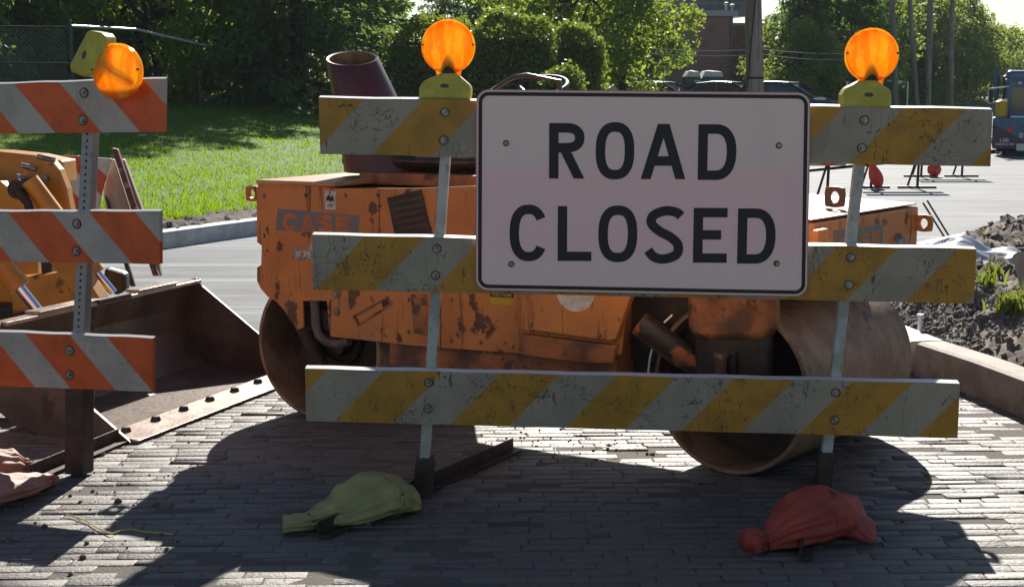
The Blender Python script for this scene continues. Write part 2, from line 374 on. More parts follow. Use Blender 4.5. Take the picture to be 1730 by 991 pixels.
# ------------------------------------------------------------------ lettering
def sup(cx, cy, rx, ry, a0, a1, n=40, e=2.5):
    out = []
    for i in range(n + 1):
        a = R(a0 + (a1 - a0) * i / n); c, s_ = math.cos(a), math.sin(a)
        out.append((cx + rx * math.copysign(abs(c) ** (2 / e), c), cy + ry * math.copysign(abs(s_) ** (2 / e), s_)))
    return out
def crom(P, n=8):
    out = []
    Q = [P[0]] + P + [P[-1]]
    for i in range(1, len(Q) - 2):
        for k in range(n):
            t = k / n; p0, p1, p2, p3 = Q[i - 1], Q[i], Q[i + 1], Q[i + 2]
            out.append(tuple(.5 * (2 * p1[j] + (p2[j] - p0[j]) * t + (2 * p0[j] - 5 * p1[j] + 4 * p2[j] - p3[j]) * t * t + (3 * p1[j] - p0[j] - 3 * p2[j] + p3[j]) * t ** 3) for j in (0, 1)))
    return out + [P[-1]]
def strokes(ch, W, s):
    """centre lines of a letter of cap height 1 and width W, stroke s"""
    h = s / 2; l, r, b, t = h, W - h, h, 1 - h; c = W / 2
    if ch == 'O': return [(sup(c, .5, c - h, .5 - h, 0, 360, 56)[:-1], True)]
    if ch == 'C': return [(sup(c, .5, c - h, .5 - h, 33, 327, 50, 2.4), False)]
    if ch == 'D': return [([(l, b), (l, t), (c - .02, t)] + sup(c - .02, .5, r - c + .02, t - .5, 85, -85, 30, 2.3) + [(c - .02, b)], True)]
    if ch == 'R': return [([(l, 0), (l, 1)], False), ([(l, t), (c, t)] + sup(c, .735, r - c, t - .735, 85, -85, 20, 2.3) + [(c, .735 * 2 - t), (l, .735 * 2 - t)], False), ([(c - .01, .47), (W - h * 1.10, 0)], False)]
    if ch == 'A': return [([(h * 1.08, 0), (c - .015, 1)], False), ([(W - h * 1.08, 0), (c + .015, 1)], False), ([(W * .24, .33), (W * .76, .33)], False)]
    if ch == 'L': return [([(l, 1), (l, b), (W, b)], False)]
    if ch == 'E': return [([(W, t), (l, t), (l, b), (W, b)], False), ([(l, .51), (W * .82, .51)], False)]
    if ch == 'S': return [(crom([(W * .93, .83), (W * .80, t - .02), (c, t + .005), (l + .04, t - .08), (l + .01, .70), (c * .72, .565), (c * 1.3, .465), (r - .01, .33), (r - .03, .16), (c, b - .005), (W * .22, b + .03), (W * .06, .23)], 6), False)]
    if ch == 'I': return [([(c, 0), (c, 1)], False)]
    if ch == 'T': return [([(0, t), (W, t)], False), ([(c, 0), (c, t)], False)]
    if ch == 'N': return [([(l, 0), (l, 1)], False), ([(r, 0), (r, 1)], False), ([(l, 1 - h), (r, h)], False)]
    if ch == 'U': return [([(l, 1), (l, .3)] + sup(c, .35, c - h, .35 - h, 185, 355, 16) + [(r, .3), (r, 1)], False)]
    if ch == '2': return [(crom([(l, .74), (W * .3, t), (W * .75, t - .02), (r, .68), (W * .6, .40), (l, b)], 5) + [(W, b)], False)]
    if ch == '5': return [([(W * .95, t), (l + .04, t), (l, .55)] + crom([(c, .62), (r, .45), (r, .25), (c, b), (l, .15)], 5), False)]
    if ch == 'W': return [([(l * .8, 1), (W * .28, h * .5), (c, .9), (W * .72, h * .5), (W - l * .8, 1)], False)]
    return []
def ribbon(mb, pts, closed, wdt, xf, v0, v1):
    n = len(pts)
    if n == 2 and abs(pts[0][0] - pts[1][0]) > .05 and abs(pts[0][1] - pts[1][1]) > .2:     # diagonal: flat horizontal ends
        (xa, za), (xb, zb) = pts; ln = math.hypot(xb - xa, zb - za); k = wdt / 2 * ln / abs(zb - za)
        q = [xf(xa - k, za), xf(xa + k, za), xf(xb + k, zb), xf(xb - k, zb)]; mb.prism(q, v0, v1); return
    L, Rr = [], []
    for i in range(n):
        p = Vector(pts[i]); a = Vector(pts[i - 1]) if (closed or i > 0) else None; b = Vector(pts[(i + 1) % n]) if (closed or i < n - 1) else None
        d1 = (p - a).normalized() if a is not None else None; d2 = (b - p).normalized() if b is not None else None
        if d1 is None: d1 = d2
        if d2 is None: d2 = d1
        n1 = Vector((-d1.y, d1.x)); n2 = Vector((-d2.y, d2.x)); m = (n1 + n2)
        if m.length < 1e-5: m = n1
        m.normalize(); k = min(2.2, 1 / max(.3, m.dot(n1))) * wdt / 2
        L.append(p + m * k); Rr.append(p - m * k)
    def V(q, v): u, z = xf(q.x, q.y); return mb.bm.verts.new(mb.P((u, v, z)))
    A = [V(q, v0) for q in L]; B = [V(q, v0) for q in Rr]; C = [V(q, v1) for q in L]; D = [V(q, v1) for q in Rr]
    f = mb.bm.faces.new
    for i in range(n if closed else n - 1):
        j = (i + 1) % n
        f((A[i], A[j], B[j], B[i])); f((A[i], C[i], C[j], A[j])); f((B[j], D[j], D[i], B[i]))
    if not closed: f((A[0], B[0], D[0], C[0])); f((B[-1], A[-1], C[-1], D[-1]))
def letter(mb, ch, u0, z0, hgt, wid, s, v0, v1, shear=0.0):
    for k, (pts, cl) in enumerate(strokes(ch, wid / hgt, s / hgt)):
        ribbon(mb, pts, cl, s / hgt, lambda x, y: (u0 + x * hgt, z0 + y * hgt + shear * x * hgt), v0 - .0003 * k, v1)
def word(mb, txt, u0, u1, z0, hgt, s, v0, v1, shear=0.0, gap=.22):
    wu = {'I': .35, 'W': 1.35}; tot = sum(wu.get(c, 1.) for c in txt) + gap * (len(txt) - 1); k = (u1 - u0) / tot; x = 0
    for c in txt:
        ww = wu.get(c, 1.) * k; letter(mb, c, u0 + x, z0 + shear * x, hgt, ww, s, v0, v1, shear); x += ww + gap * k

# ================================================================== SETTING
KERB = [(-13, -8), (-10, 0), (-8.0, 4.6), (-5.7, 9.3), (-3.75, 13.2), (-2.85, 15.1), (-.4, 19.6), (3.2, 26), (8.0, 34), (16, 46.5), (27, 62), (42, 82), (60, 104), (90, 140)]
SD = Vector((-.82, .57)).normalized()
def hs(s):
    if s < 0: return 0
    t = min(1, s / 17.0); return .14 + 1.32 * (t * t * (3 - 2 * t)) ** .85
def kpt(t):
    t = max(0, min(len(KERB) - 1.0001, t)); i = int(t); f = t - i; a, b = Vector(KERB[i]), Vector(KERB[i + 1]); return a.lerp(b, f)
def gz(x, y):
    """terrain height beyond the left kerb"""
    P = Vector((x, y)); best = 0
    for i in range(len(KERB) - 1):
        a = Vector(KERB[i]); d = Vector(KERB[i + 1]) - a; det = d.x * -SD.y + SD.x * d.y
        q = P - a; t = (q.x * -SD.y + SD.x * q.y) / det; s = (d.x * q.y - d.y * q.x) / det
        if -.001 <= t <= 1.001 and s > 0: return hs(s)
    return 0
def sheet(name, pts, z, m, k='structure'):
    mb = MB(); mb.poly([(x, y, z) for x, y in pts]); return kind(mb.build(name, m, recalc=False), k)
sheet('ground', [(-700, -100), (700, -100), (700, 900), (-700, 900)], -.06, m_soil)
RIGHT = [(2.9, 4.2), (2.50, 5.6), (2.36, 6.5), (2.28, 6.94), (2.15, 7.46), (2.06, 8.2), (1.95, 9.2), (2.5, 11.2), (3.9, 13.6), (5.75, 15.9), (9.2, 20.4), (14.5, 27), (23, 36), (36, 50), (52, 66), (80, 95)]
road = [tuple(p) for p in KERB] + [(90, 150)] + [(x, y) for x, y in RIGHT[::-1]] + [(3.6, 2.2), (4.5, -8)]
sheet('road', road, -.020, m_road)
# concrete strip joint + brick paving (every brick a raised worn block in one pavement mesh)
rng = np.random.default_rng(5)
V = []; Fq = []; rot = R(1.6); cr, sr = math.cos(rot), math.sin(rot)
BL, BW = .200, .063
row = 0; y = 1.4
while y < 7.92:
    x = -7.2 + (row % 2) * BL / 2 + rng.normal() * .015
    while x < 4.6:
        bl = BL + rng.normal() * .006; g_ = .002 + abs(rng.normal()) * .0022
        bx, by = x * cr - y * sr, x * sr + y * cr
        if bx < np.interp(by, [4.2, 5.6, 6.5, 7.46, 8.2], [2.9, 2.5, 2.36, 2.15, 2.06]) - .08 and rng.random() > .006:
            z = rng.normal() * .0009 + .0025 * math.sin(bx * 2.1) * math.cos(by * 3.); tx, ty = rng.normal() * .004, rng.normal() * .006
            if rng.random() < .07: z -= rng.uniform(.002, .006)
            i0 = len(V); ins = .0025 + .0035 * rng.random()
            for (ins_, dz) in ((0, -.014), (0, -.0022), (ins, 0)):
                for (sx, sy) in ((0, 0), (1, 0), (1, 1), (0, 1)):
                    lx = g_ / 2 + ins_ if sx == 0 else bl - g_ / 2 - ins_; ly = g_ / 2 + ins_ * .7 if sy == 0 else BW - g_ / 2 - ins_ * .7
                    jx, jy = (rng.normal() * .0022, rng.normal() * .0022)
                    X, Y_ = x + lx + jx, y + ly + jy + .010 * math.sin(x * 1.3 + y * .7) + .004 * math.sin(x * 4.1 + row); Z = z + dz + (lx - bl / 2) * tx + (ly - BW / 2) * ty
                    V.append((X * cr - Y_ * sr, X * sr + Y_ * cr, Z))
            for l in (0, 4):
                for k in range(4): Fq.append((i0 + l + k, i0 + l + (k + 1) % 4, i0 + l + 4 + (k + 1) % 4, i0 + l + 4 + k))
            Fq.append((i0 + 8, i0 + 9, i0 + 10, i0 + 11))
        x += bl
    y += BW * (1 + rng.normal() * .02); row += 1
# soldier course at the far edge
x = -7
while x < 2.0:
    i0 = len(V)
    for (ins_, dz) in ((0, -.014), (0, -.005), (.006, 0)):
        for (sx, sy) in ((0, 0), (1, 0), (1, 1), (0, 1)):
            lx = .004 + ins_ if sx == 0 else .098 - ins_; ly = .004 + ins_ if sy == 0 else .20 - ins_; X, Y_ = x + lx, 7.96 + ly
            V.append((X * cr - Y_ * sr, X * sr + Y_ * cr, dz + rng.normal() * .001))
    for l in (0, 4):
        for k in range(4): Fq.append((i0 + l + k, i0 + l + (k + 1) % 4, i0 + l + 4 + (k + 1) % 4, i0 + l + 4 + k))
    Fq.append((i0 + 8, i0 + 9, i0 + 10, i0 + 11)); x += .10
pv = kind(np_mesh('brick_pavement', np.array(V), np.array(Fq), m_brick))
sheet('sand_bed', [(-7.4, 1.3), (3.6, 1.3), (2.9, 4.2), (2.5, 5.6), (2.36, 6.5), (2.15, 7.46), (2.06, 8.19), (-7.6, 7.96)], -.0024, m_sand)
# debris on the bricks
V = []; Fq = []
def rock(c, r, V, Fq, n=5):
    i0 = len(V); ph = random.random() * 9
    for i in range(4):
        th = math.pi * (i + .5) / 4
        for k in range(n):
            a = 2 * math.pi * k / n + i * .4; rr = r * (1 + .45 * noise.noise((c[0] * 50 + k * 1.7, c[1] * 50 + i * 2.3, ph)))
            V.append((c[0] + rr * math.sin(th) * math.cos(a), c[1] + rr * math.sin(th) * math.sin(a), c[2] + rr * .7 * math.cos(th)))
    for i in range(3):
        for k in range(n): Fq.append((i0 + i * n + k, i0 + (i + 1) * n + k, i0 + (i + 1) * n + (k + 1) % n, i0 + i * n + (k + 1) % n))
    Fq.append((i0, i0 + 1, i0 + 2, i0 + 3)); Fq.append((i0 + 0, i0 + 3, i0 + 4, i0))  # cap (pent)
Fq2 = []
for _ in range(600):
    x = random.uniform(-3.2, 2.6); y = random.uniform(3.9, 8.6) if random.random() < .85 else random.gauss(6.6, .25)
    if random.random() < .35: x, y = random.gauss(-1.75, .45), random.gauss(5.1, .5)
    if random.random() < .2: x, y = random.gauss(.35, .35), random.gauss(6.0, .25)
    rock((x, y, .002), random.choice((.003, .004, .005, .007)) * random.uniform(.7, 1.3), V, Fq)
for _ in range(22):
    x, y = (random.gauss(-1.5, .5), random.gauss(4.75, .45)) if random.random() < .7 else (random.uniform(-2, 2.2), random.uniform(4.2, 7))
    rock((x, y, .004), random.uniform(.008, .016), V, Fq)
Fq = [f for f in Fq if len(set(f)) == 4]
kind(np_mesh('gravel_crumbs', np.array(V), np.array(Fq), m_dirt), 'stuff')
# left kerb
def kerb_mesh(name, line, wdt, hgt, m, side=1, n_sub=10, z0=-.05, rad=.03, label=None):
    """swept kerb profile along a polyline; the side facing +normal is the road side"""
    pts = [Vector(p) for p in line]; fine = []
    for i in range(len(pts) - 1):
        for k in range(n_sub): fine.append(pts[i].lerp(pts[i + 1], k / n_sub))
    fine.append(pts[-1])
    for _ in range(6): fine = [fine[0]] + [(fine[i - 1] + fine[i] * 2 + fine[i + 1]) / 4 for i in range(1, len(fine) - 1)] + [fine[-1]]
    prof = [(0, z0), (0, hgt - rad), (rad * .3, hgt - rad * .3), (rad, hgt), (wdt - .01, hgt + .002), (wdt, hgt - .01), (wdt, z0)]
    mb = MB(); rings = []
    for i, p in enumerate(fine):
        d = (fine[min(i + 1, len(fine) - 1)] - fine[max(0, i - 1)]).normalized(); nn = Vector((-d.y, d.x)) * side
        rings.append([mb.bm.verts.new((p.x + nn.x * a, p.y + nn.y * a, b)) for a, b in prof])
    for A, B in zip(rings, rings[1:]):
        for k in range(len(prof) - 1): mb.bm.faces.new((A[k], A[k + 1], B[k + 1], B[k]))
    mb.bm.faces.new(rings[0]); mb.bm.faces.new(rings[-1][::-1])
    return kind(mb.build(name, m))
kerb_mesh('kerb', KERB, .16, .15, m_conc, 1)
# lawn: rising grassy bank beyond the kerb
ts = np.arange(1.0, len(KERB) - 1, .1); ss = np.concatenate([[0.15], np.arange(.4, 4, .25), np.arange(4, 20, .8), np.arange(20, 90, 6)])
V = []; 
for t in ts:
    k = kpt(t)
    for s in ss:
        p = k + SD * s; z = hs(s) - (.012 if s < .3 else 0) + .03 * noise.noise((p.x * .5, p.y * .5, 0)) * min(1, s) + .012 * noise.noise((p.x * 3, p.y * 3, 0)) * min(1, s)
        V.append((p.x, p.y, z))
ns = len(ss); Fq = [(i * ns + j, (i + 1) * ns + j, (i + 1) * ns + j + 1, i * ns + j + 1) for i in range(len(ts) - 1) for j in range(ns - 1)]
o = kind(np_mesh('lawn', np.array(V), np.array(Fq), m_lawn))
for p in o.data.polygons: p.use_smooth = True
# soil strip behind the kerb, rough
ts2 = np.arange(2.5, 7.2, .012); ss2 = np.arange(.10, 1.5, .055); V = []
for t in ts2:
    k = kpt(t); wd = .95 + .35 * noise.noise((t * 4, 1, 0))
    for s in ss2:
        p = k + SD * s; e = 1 - min(1, max(0, (s - wd + .25) / .25)) if s > wd - .25 else 1
        z = hs(s) + (-.05 + .05 * e + .055 * e * (abs(noise.noise((p.x * 7, p.y * 7, 3))) * 1.6 + .5 * noise.noise((p.x * 22, p.y * 22, 5)))) + (-.03 if s < .16 else 0)
        V.append((p.x, p.y, z))
ns = len(ss2); Fq = [(i * ns + j, (i + 1) * ns + j, (i + 1) * ns + j + 1, i * ns + j + 1) for i in range(len(ts2) - 1) for j in range(ns - 1)]
kind(np_mesh('soil_strip', np.array(V), np.array(Fq), m_soil))
def blades(name, P, hmin, hmax, wdt, m, rng):
    n = len(P); h = rng.uniform(hmin, hmax, n); a = rng.uniform(0, 2 * np.pi, n); lean = rng.uniform(.05, .6, n) * h; la = rng.uniform(0, 2 * np.pi, n)
    w_ = wdt * rng.uniform(.6, 1.3, n); V = np.zeros((n, 3, 3)); dx, dy = np.cos(a) * w_ / 2, np.sin(a) * w_ / 2
    V[:, 0] = P + np.stack([-dx, -dy, np.zeros(n)], 1); V[:, 1] = P + np.stack([dx, dy, np.zeros(n)], 1); V[:, 2] = P + np.stack([np.cos(la) * lean, np.sin(la) * lean, h], 1)
    F = np.arange(3 * n).reshape(n, 3); return kind(np_mesh(name, V.reshape(-1, 3), F, m, k=3), 'stuff')
rng = np.random.default_rng(11)
P = []
kps = [kpt(t) for t in np.arange(3.0, 9.0, .01)]
N = 230000; tt = rng.uniform(3.2, 8.2, N) ; s_ = .75 + 19 * rng.random(N) ** 1.35
for t, s in zip(tt, s_):
    k = kpt(t); p = k + SD * s
    if noise.noise((p.x * 2.2, p.y * 2.2, 1)) * .5 + noise.noise((p.x * 9, p.y * 9, 1)) * .3 < -.30: continue
    P.append((p.x, p.y, hs(s) - .01 + .03 * noise.noise((p.x * .5, p.y * .5, 0))))
blades('grass', np.array(P), .03, .085, .018, m_grass, rng)
# white rock and litter by the kerb
def lone_rock(name, c, r, m, label, cat, sq=(1, 1, .7), group=None):
    bm = bmesh.new(); bmesh.ops.create_icosphere(bm, subdivisions=3, radius=1)
    for v in bm.verts:
        q = 1 + .28 * noise.noise(v.co * 1.7 + Vector((c[0] * 3, c[1], 0))) + .10 * noise.noise(v.co * 5); v.co = Vector((v.co.x * sq[0], v.co.y * sq[1], v.co.z * sq[2])) * r * q
    me = bpy.data.meshes.new(name); bm.to_mesh(me); bm.free(); me.materials.append(m); o = bpy.data.objects.new(name, me); COL.objects.link(o); o.location = c
    return tag(o, label, cat, group)
p = at(325, 374, 15.6); lone_rock('rock', (p.x, p.y, p.z), .07, m_lid, 'white sunlit stone lying on the dark soil behind the kerb', 'stone', (1.1, .7, .55))
# right side: near kerb block, dirt mound, far kerb
kerb_mesh('kerb', [(3.1, 3.6), (2.9, 4.2), (2.55, 5.45), (2.36, 6.5), (2.28, 6.94), (2.15, 7.46)], .17, .175, m_concbrown, -1, 8, rad=.035)
kerb_mesh('kerb', [(2.13, 7.52), (2.04, 8.2), (1.92, 9.2), (2.4, 11.0)], .20, .17, m_conc, -1, 8, rad=.02)
kerb_mesh('kerb', [(3.0, 12.4), (3.95, 13.65), (5.8, 15.9), (9.2, 20.4), (14.5, 27), (23, 36), (36, 50)], .16, .09, m_conc, -1, 6)
# dirt mound height field
xs = np.arange(2.0, 13.5, .04); ys = np.arange(3.2, 19, .045)
RX = [r[0] for r in RIGHT]; RY = [r[1] for r in RIGHT]
def redge(y): return np.interp(y, RY, RX)
def mound(x, y):
    d = x - redge(y) - .14
    if y > 11: d *= .8
    if d < 0: return -.08
    e = min(1, d / .6); far = max(0, min(1, (15.5 - y) / 3)) if y > 12.5 else 1
    b = .155 * e + .02
    b += e * far * (.20 * max(0, noise.noise((x * .9, y * .8, 7.3)) + .45) + .11 * noise.noise((x * 3, y * 3, 2)) + .11 * abs(noise.noise((x * 7, y * 7, 4))) + .05 * noise.noise((x * 19, y * 19, 6)))
    b -= .05 * max(0, 1 - abs(d - .05) / .15)
    if y < 6: b *= .8
    return b
V = []; nx, ny = len(xs), len(ys)
for x in xs:
    for y in ys: V.append((x, y, mound(x, y)))
Fq = [(i * ny + j, (i + 1) * ny + j, (i + 1) * ny + j + 1, i * ny + j + 1) for i in range(nx - 1) for j in range(ny - 1)]
kind(np_mesh('dirt_mound', np.array(V), np.array(Fq), m_dirt))
# clods and gravel on the mound
V = []; Fq = []
for _ in range(2600):
    y = random.uniform(6.2, 13.5); x = redge(y) + .2 + random.random() ** 1.3 * 3.2; rock((x, y, mound(x, y)), random.choice((.008, .012, .016, .02, .03, .04)) * random.uniform(.6, 1.3), V, Fq, 5)
Fq = [f for f in Fq if len(set(f)) == 4]
kind(np_mesh('dirt_clods', np.array(V), np.array(Fq), m_dirt), 'stuff')
V = []; Fq = []
for _ in range(1800):
    y = random.gauss(8.4, .5); x = redge(y) + .3 + abs(random.gauss(.25, .25)); rock((x, y, mound(x, y) + .004), random.choice((.007, .010, .014)), V, Fq, 5)
Fq = [f for f in Fq if len(set(f)) == 4]
kind(np_mesh('grey_gravel', np.array(V), np.array(Fq), m_gravel), 'stuff')
# weeds: tufts
rng = np.random.default_rng(3)
def tuft(px, py, Y, n, r, h, label):
    c = at(px, py, Y); c.z = mound(c.x, c.y); P = np.stack([rng.normal(0, r, n), rng.normal(0, r, n), np.zeros(n)], 1)
    h_ = rng.uniform(.4, 1, n) * h; a = rng.uniform(0, 6.28, n); ln = rng.uniform(.2, .8, n) * h_; la = rng.uniform(0, 6.28, n); V = np.zeros((n, 4, 3))
    d = np.stack([np.cos(a), np.sin(a), np.zeros(n)], 1) * .009; mid = P + np.stack([np.cos(la) * ln * .3, np.sin(la) * ln * .3, h_ * .6], 1)
    V[:, 0] = P - d; V[:, 1] = P + d; V[:, 2] = mid + d * .8; V[:, 3] = mid - d * .8
    tip = P + np.stack([np.cos(la) * ln, np.sin(la) * ln, h_ * .95], 1); W = np.concatenate([V.reshape(-1, 3), tip]);
    F = np.concatenate([np.arange(4 * n).reshape(n, 4)]); F2 = np.stack([np.arange(n) * 4 + 3, np.arange(n) * 4 + 2, 4 * n + np.arange(n), 4 * n + np.arange(n)], 1)
    me_v = W; bmf = [tuple(f) for f in F] + [(int(f[0]), int(f[1]), int(f[2])) for f in F2]
    me = bpy.data.meshes.new('weed_tuft'); me.from_pydata([tuple(v) for v in me_v], [], bmf); me.materials.append(m_grassb)
    o = bpy.data.objects.new('weed_tuft', me); COL.objects.link(o); o.location = c; tag(o, label, 'weeds', 'weed tufts on the dirt mound')
tuft(1672, 500, 9.4, 50, .035, .12, 'small green tuft just below the plastic sheet on the dirt mound')
tuft(1668, 530, 8.6, 36, .03, .12, 'thin green tuft between the gravel and the larger weeds')
tuft(1702, 572, 8.0, 80, .045, .14, 'largest bright tuft low on the dirt mound by the near kerb')
tuft(1737, 560, 8.1, 60, .04, .15, 'tall green tuft at the right edge of the photo')
tuft(1660, 408, 12.6, 40, .03, .12, 'faint far tuft on top of the mound near the road')
# crumpled plastic sheet
V = []; Fq = []; n = 40
c0 = at(1640, 472, 10.0)
for i in range(n):
    for j in range(n):
        x = (i / (n - 1) - .5) * .85; y = (j / (n - 1) - .5) * .9
        z = .14 + .12 * noise.noise((x * 3, y * 2, 1)) + .10 * abs(noise.noise((x * 3 + y * 3, y * 7, 4))) - .35 * (x * x + y * y) + y * .16
        V.append((x, y, max(z, -.02)))
for i in range(n - 1):
    for j in range(n - 1): Fq.append((i * n + j, (i + 1) * n + j, (i + 1) * n + j + 1, i * n + j + 1))
o = np_mesh('plastic_sheet', np.array(V), np.array(Fq), m_plastic); o.location = (c0.x, c0.y, mound(c0.x, c0.y) - .03)
tag(o, 'crumpled pale plastic sheet lying on the dirt mound right of the barricade', 'sheet')
mb = MB(); a = at(1722, 430, 9.0); b = at(1745, 520, 8.8); mb.tube([tuple(a), tuple(b)], .045, 14); tag(mb.build('pipe', m_wood, smooth=True), 'short weathered pipe end leaning out of the dirt at the right edge', 'pipe')
mb = MB(); a = at(1555, 532, 7.9); b = Vector((a.x, a.y, .16)); mb.tube([tuple(a), tuple(b)], .013, 10); mb.tube([(a.x, a.y, a.z - .004), (a.x, a.y, a.z + .006)], .018, 10); tag(mb.build('iron_pin', m_galv, smooth=True), 'small metal pin standing on the grey kerb section beside the roller drum', 'pin')
for i, (x0, y0, x1, y1, lab) in enumerate(((1562, 342, 1607, 415, 'thin steel stake leaning left, nearer of the two on the road edge'), (1569, 338, 1613, 411, 'thin steel stake leaning left, just behind its twin on the road edge'))):
    b = G(x1, y1); a = at(x0 - 3, y0, b.y - .1); mb = MB(); mb.tube([tuple(a), (b.x, b.y, -.02)], .010, 8); tag(mb.build('steel_stake', m_rail, smooth=True), lab, 'stake', 'steel stakes leaning at the road edge')
# white debris bits under the middle board's right end
p = at(1540, 516, 9.3); lone_rock('rock', (p.x, p.y, mound(p.x, p.y) + .05), .05, m_lid, 'small white stone on the gravel right of the roller drum', 'stone', (1, .7, .6))
mb = MB(); a = at(1552, 520, 9.0); b = at(1583, 505, 9.4); mb.tube([tuple(a), tuple(b)], .022, 4); tag(mb.build('wood_offcut', m_lid), 'pale broken wood piece on the gravel behind the grey kerb section', 'offcut')
mb = MB(); a = at(1592, 525, 9.4); b = at(1601, 498, 9.5); mb.tube([tuple(a), tuple(b)], .016, 4); tag(mb.build('wood_offcut', m_lid), 'pale splinter standing upright in the dirt beneath the middle board', 'offcut')
# yellow twine and straw on the bricks
mb = MB(); pts = [(112, 872), (132, 876), (150, 884), (160, 893), (176, 900), (188, 905), (205, 900), (222, 898), (245, 902), (268, 903), (292, 906)]
mb.tube([(*g2, .008) for g2 in [G(x, y + random.uniform(-1.5, 1.5))[:2] for x, y in pts]], .0022, 6); tag(mb.build('twine', m_twine, smooth=True), 'yellow twine trailing across the sunlit paving bricks at the lower left', 'twine')
# ================================================================== FRONT BARRICADE
GRPB = 'boards of the barricades'
fo = G(717, 838); FB = Fr((fo.x, fo.y, 0), 2.4)
HALF = .2148
def board(fr, parent, name, quad, v0, thick, m, phase_px, slope, start_is, period=2 * HALF):
    pts = [fr.px(x, y, v0) for x, y in quad]       # TL TR BR BL
    mb = MB(fr)
    n = 24; top = [Vector(pts[0]).lerp(Vector(pts[1]), i / n) for i in range(n + 1)]; bot = [Vector(pts[3]).lerp(Vector(pts[2]), i / n) for i in range(n + 1)]
    sag = [math.sin(i * 1.7 + quad[0][1]) * .0012 for i in range(n + 1)]
    loop = [(p.x, p.y + s_) for p, s_ in zip(top, sag)] + [(p.x, p.y - s_ * .5) for p, s_ in list(zip(bot, sag))[::-1]]
    mb.prism(loop, v0, v0 + thick)
    pu, pz = fr.px(*phase_px, v0); ph0 = pu - slope * pz
    # stripes: colour A where fract < .5
    f0 = 0.0 if start_is else .5
    for v in mb.bm.verts:                      # top edge tilted up to the back, shaped to show a sunlit strip
        q = mb.T.inverted() @ v.co
        if q.y > v0 + thick - .001:
            t = (q.x - pts[0][0]) / (pts[1][0] - pts[0][0]); zt = pts[0][1] + (pts[1][1] - pts[0][1]) * t
            if abs(q.z - zt) < .03: v.co.z += .0065
    ob = mb.build(name, m, parent, bevel=.0012, uv=lambda c: ((c.x - slope * c.z - ph0) / period + f0, c.z), seg=1)
    ob.data.materials.append(m_edgeglare)
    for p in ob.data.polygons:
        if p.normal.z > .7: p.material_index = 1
    return ob
def bolt(fr, parent, x, y, v, r=.013):
    u, z = fr.px(x, y, v); mb = MB(fr)
    mb.lathe([(0, v - .010), (.006, v - .010), (.0075, v - .007), (.0078, v - .003), (r, v - .003), (r * 1.06, v), (r, v + .002)], (u, 0, z), 'y', 16)
    b_ = mb.build('bolt', m_bolt, parent, smooth=True)
    mb = MB(fr); mb.lathe([(r * .9, v - .0012), (r * 1.33, v - .0010), (r * 1.33, v + .001)], (u, 0, z), 'y', 20); mb.build('washer', m_darkmach, b_)
    return b_
bar = empty('barricade', (fo.x, fo.y, 0), 'wide scuffed barricade with three yellow and white striped boards carrying the large white sign', 'barricade')
VB = -.045
board(FB, bar, 'board', [(538, 165), (1677, 184.5), (1673.5, 281.5), (541, 260)], VB, .036, m_yw, (615, 166.3), .95, False)
board(FB, bar, 'board', [(527, 396.5), (1650, 420.5), (1645, 513), (529, 489)], VB, .036, m_yw, (617, 398.5), .95, True)
board(FB, bar, 'board', [(515, 622.5), (1622, 647.5), (1618, 740), (517, 711)], VB, .036, m_yw, (649, 625.5), .95, True)
# posts (square tubes, leaning), dark foot sockets, angle iron foot rails
def post(fr, parent, top, bot, v0, v1, wd, m, uvf=False, nm='post'):
    a = Vector(fr.px(*top, v0)); b = Vector(fr.px(*bot, v0))
    mb = MB(fr); mb.prism([(a.x - wd / 2, a.y), (a.x + wd / 2, a.y), (b.x + wd / 2, b.y), (b.x - wd / 2, b.y)], v0, v1)
    def uv(c):
        t = (a.y - c.z) / max(1e-6, a.y - b.y); return (c.x - (a.x + (b.x - a.x) * t), c.z)
    return mb.build(nm, m, parent, bevel=.003, uv=uv if uvf else None)
post(FB, bar, (758, 178), (715, 800), VB + .0365, VB + .074, .037, m_post)
post(FB, bar, (1463, 192), (1394, 800), VB + .0365, VB + .074, .037, m_post)
post(FB, bar, (718, 775), (712, 842), VB + .020, VB + .090, .070, m_rail, nm='foot_socket')
post(FB, bar, (1397, 765), (1392, 850), VB + .027, VB + .084, .055, m_rail, nm='foot_socket')
def angle_rail(parent, A, B, wd=.045, th=.006, m=None):
    A, B = Vector(A), Vector(B); d = (B - A); L = d.length; d.normalize(); fr = Fr((A.x, A.y, 0), -math.degrees(math.atan2(d.y, d.x)))
    mb = MB(fr); mb.box((L / 2, 0, .012), (L, wd, th)); mb.box((L / 2, wd / 2 - th / 2 - .001, .012 + wd / 2 + th / 2), (L, th, wd)); return mb.build('foot_rail', m or m_rail, parent, bevel=.001)
angle_rail(bar, (G(712, 838).x - .30, G(712, 838).y - .52), G(873, 764)[:2])
angle_rail(bar, (G(1360, 950).x, G(1360, 950).y), G(1398, 800)[:2], wd=.04)
for x, y in ((752, 190), (750, 237), (738, 420), (736, 465), (724, 646), (723, 690), (1460, 203), (1456, 250), (1437, 435), (1434, 481), (1412, 663), (1410, 709)): bolt(FB, bar, x, y, VB)
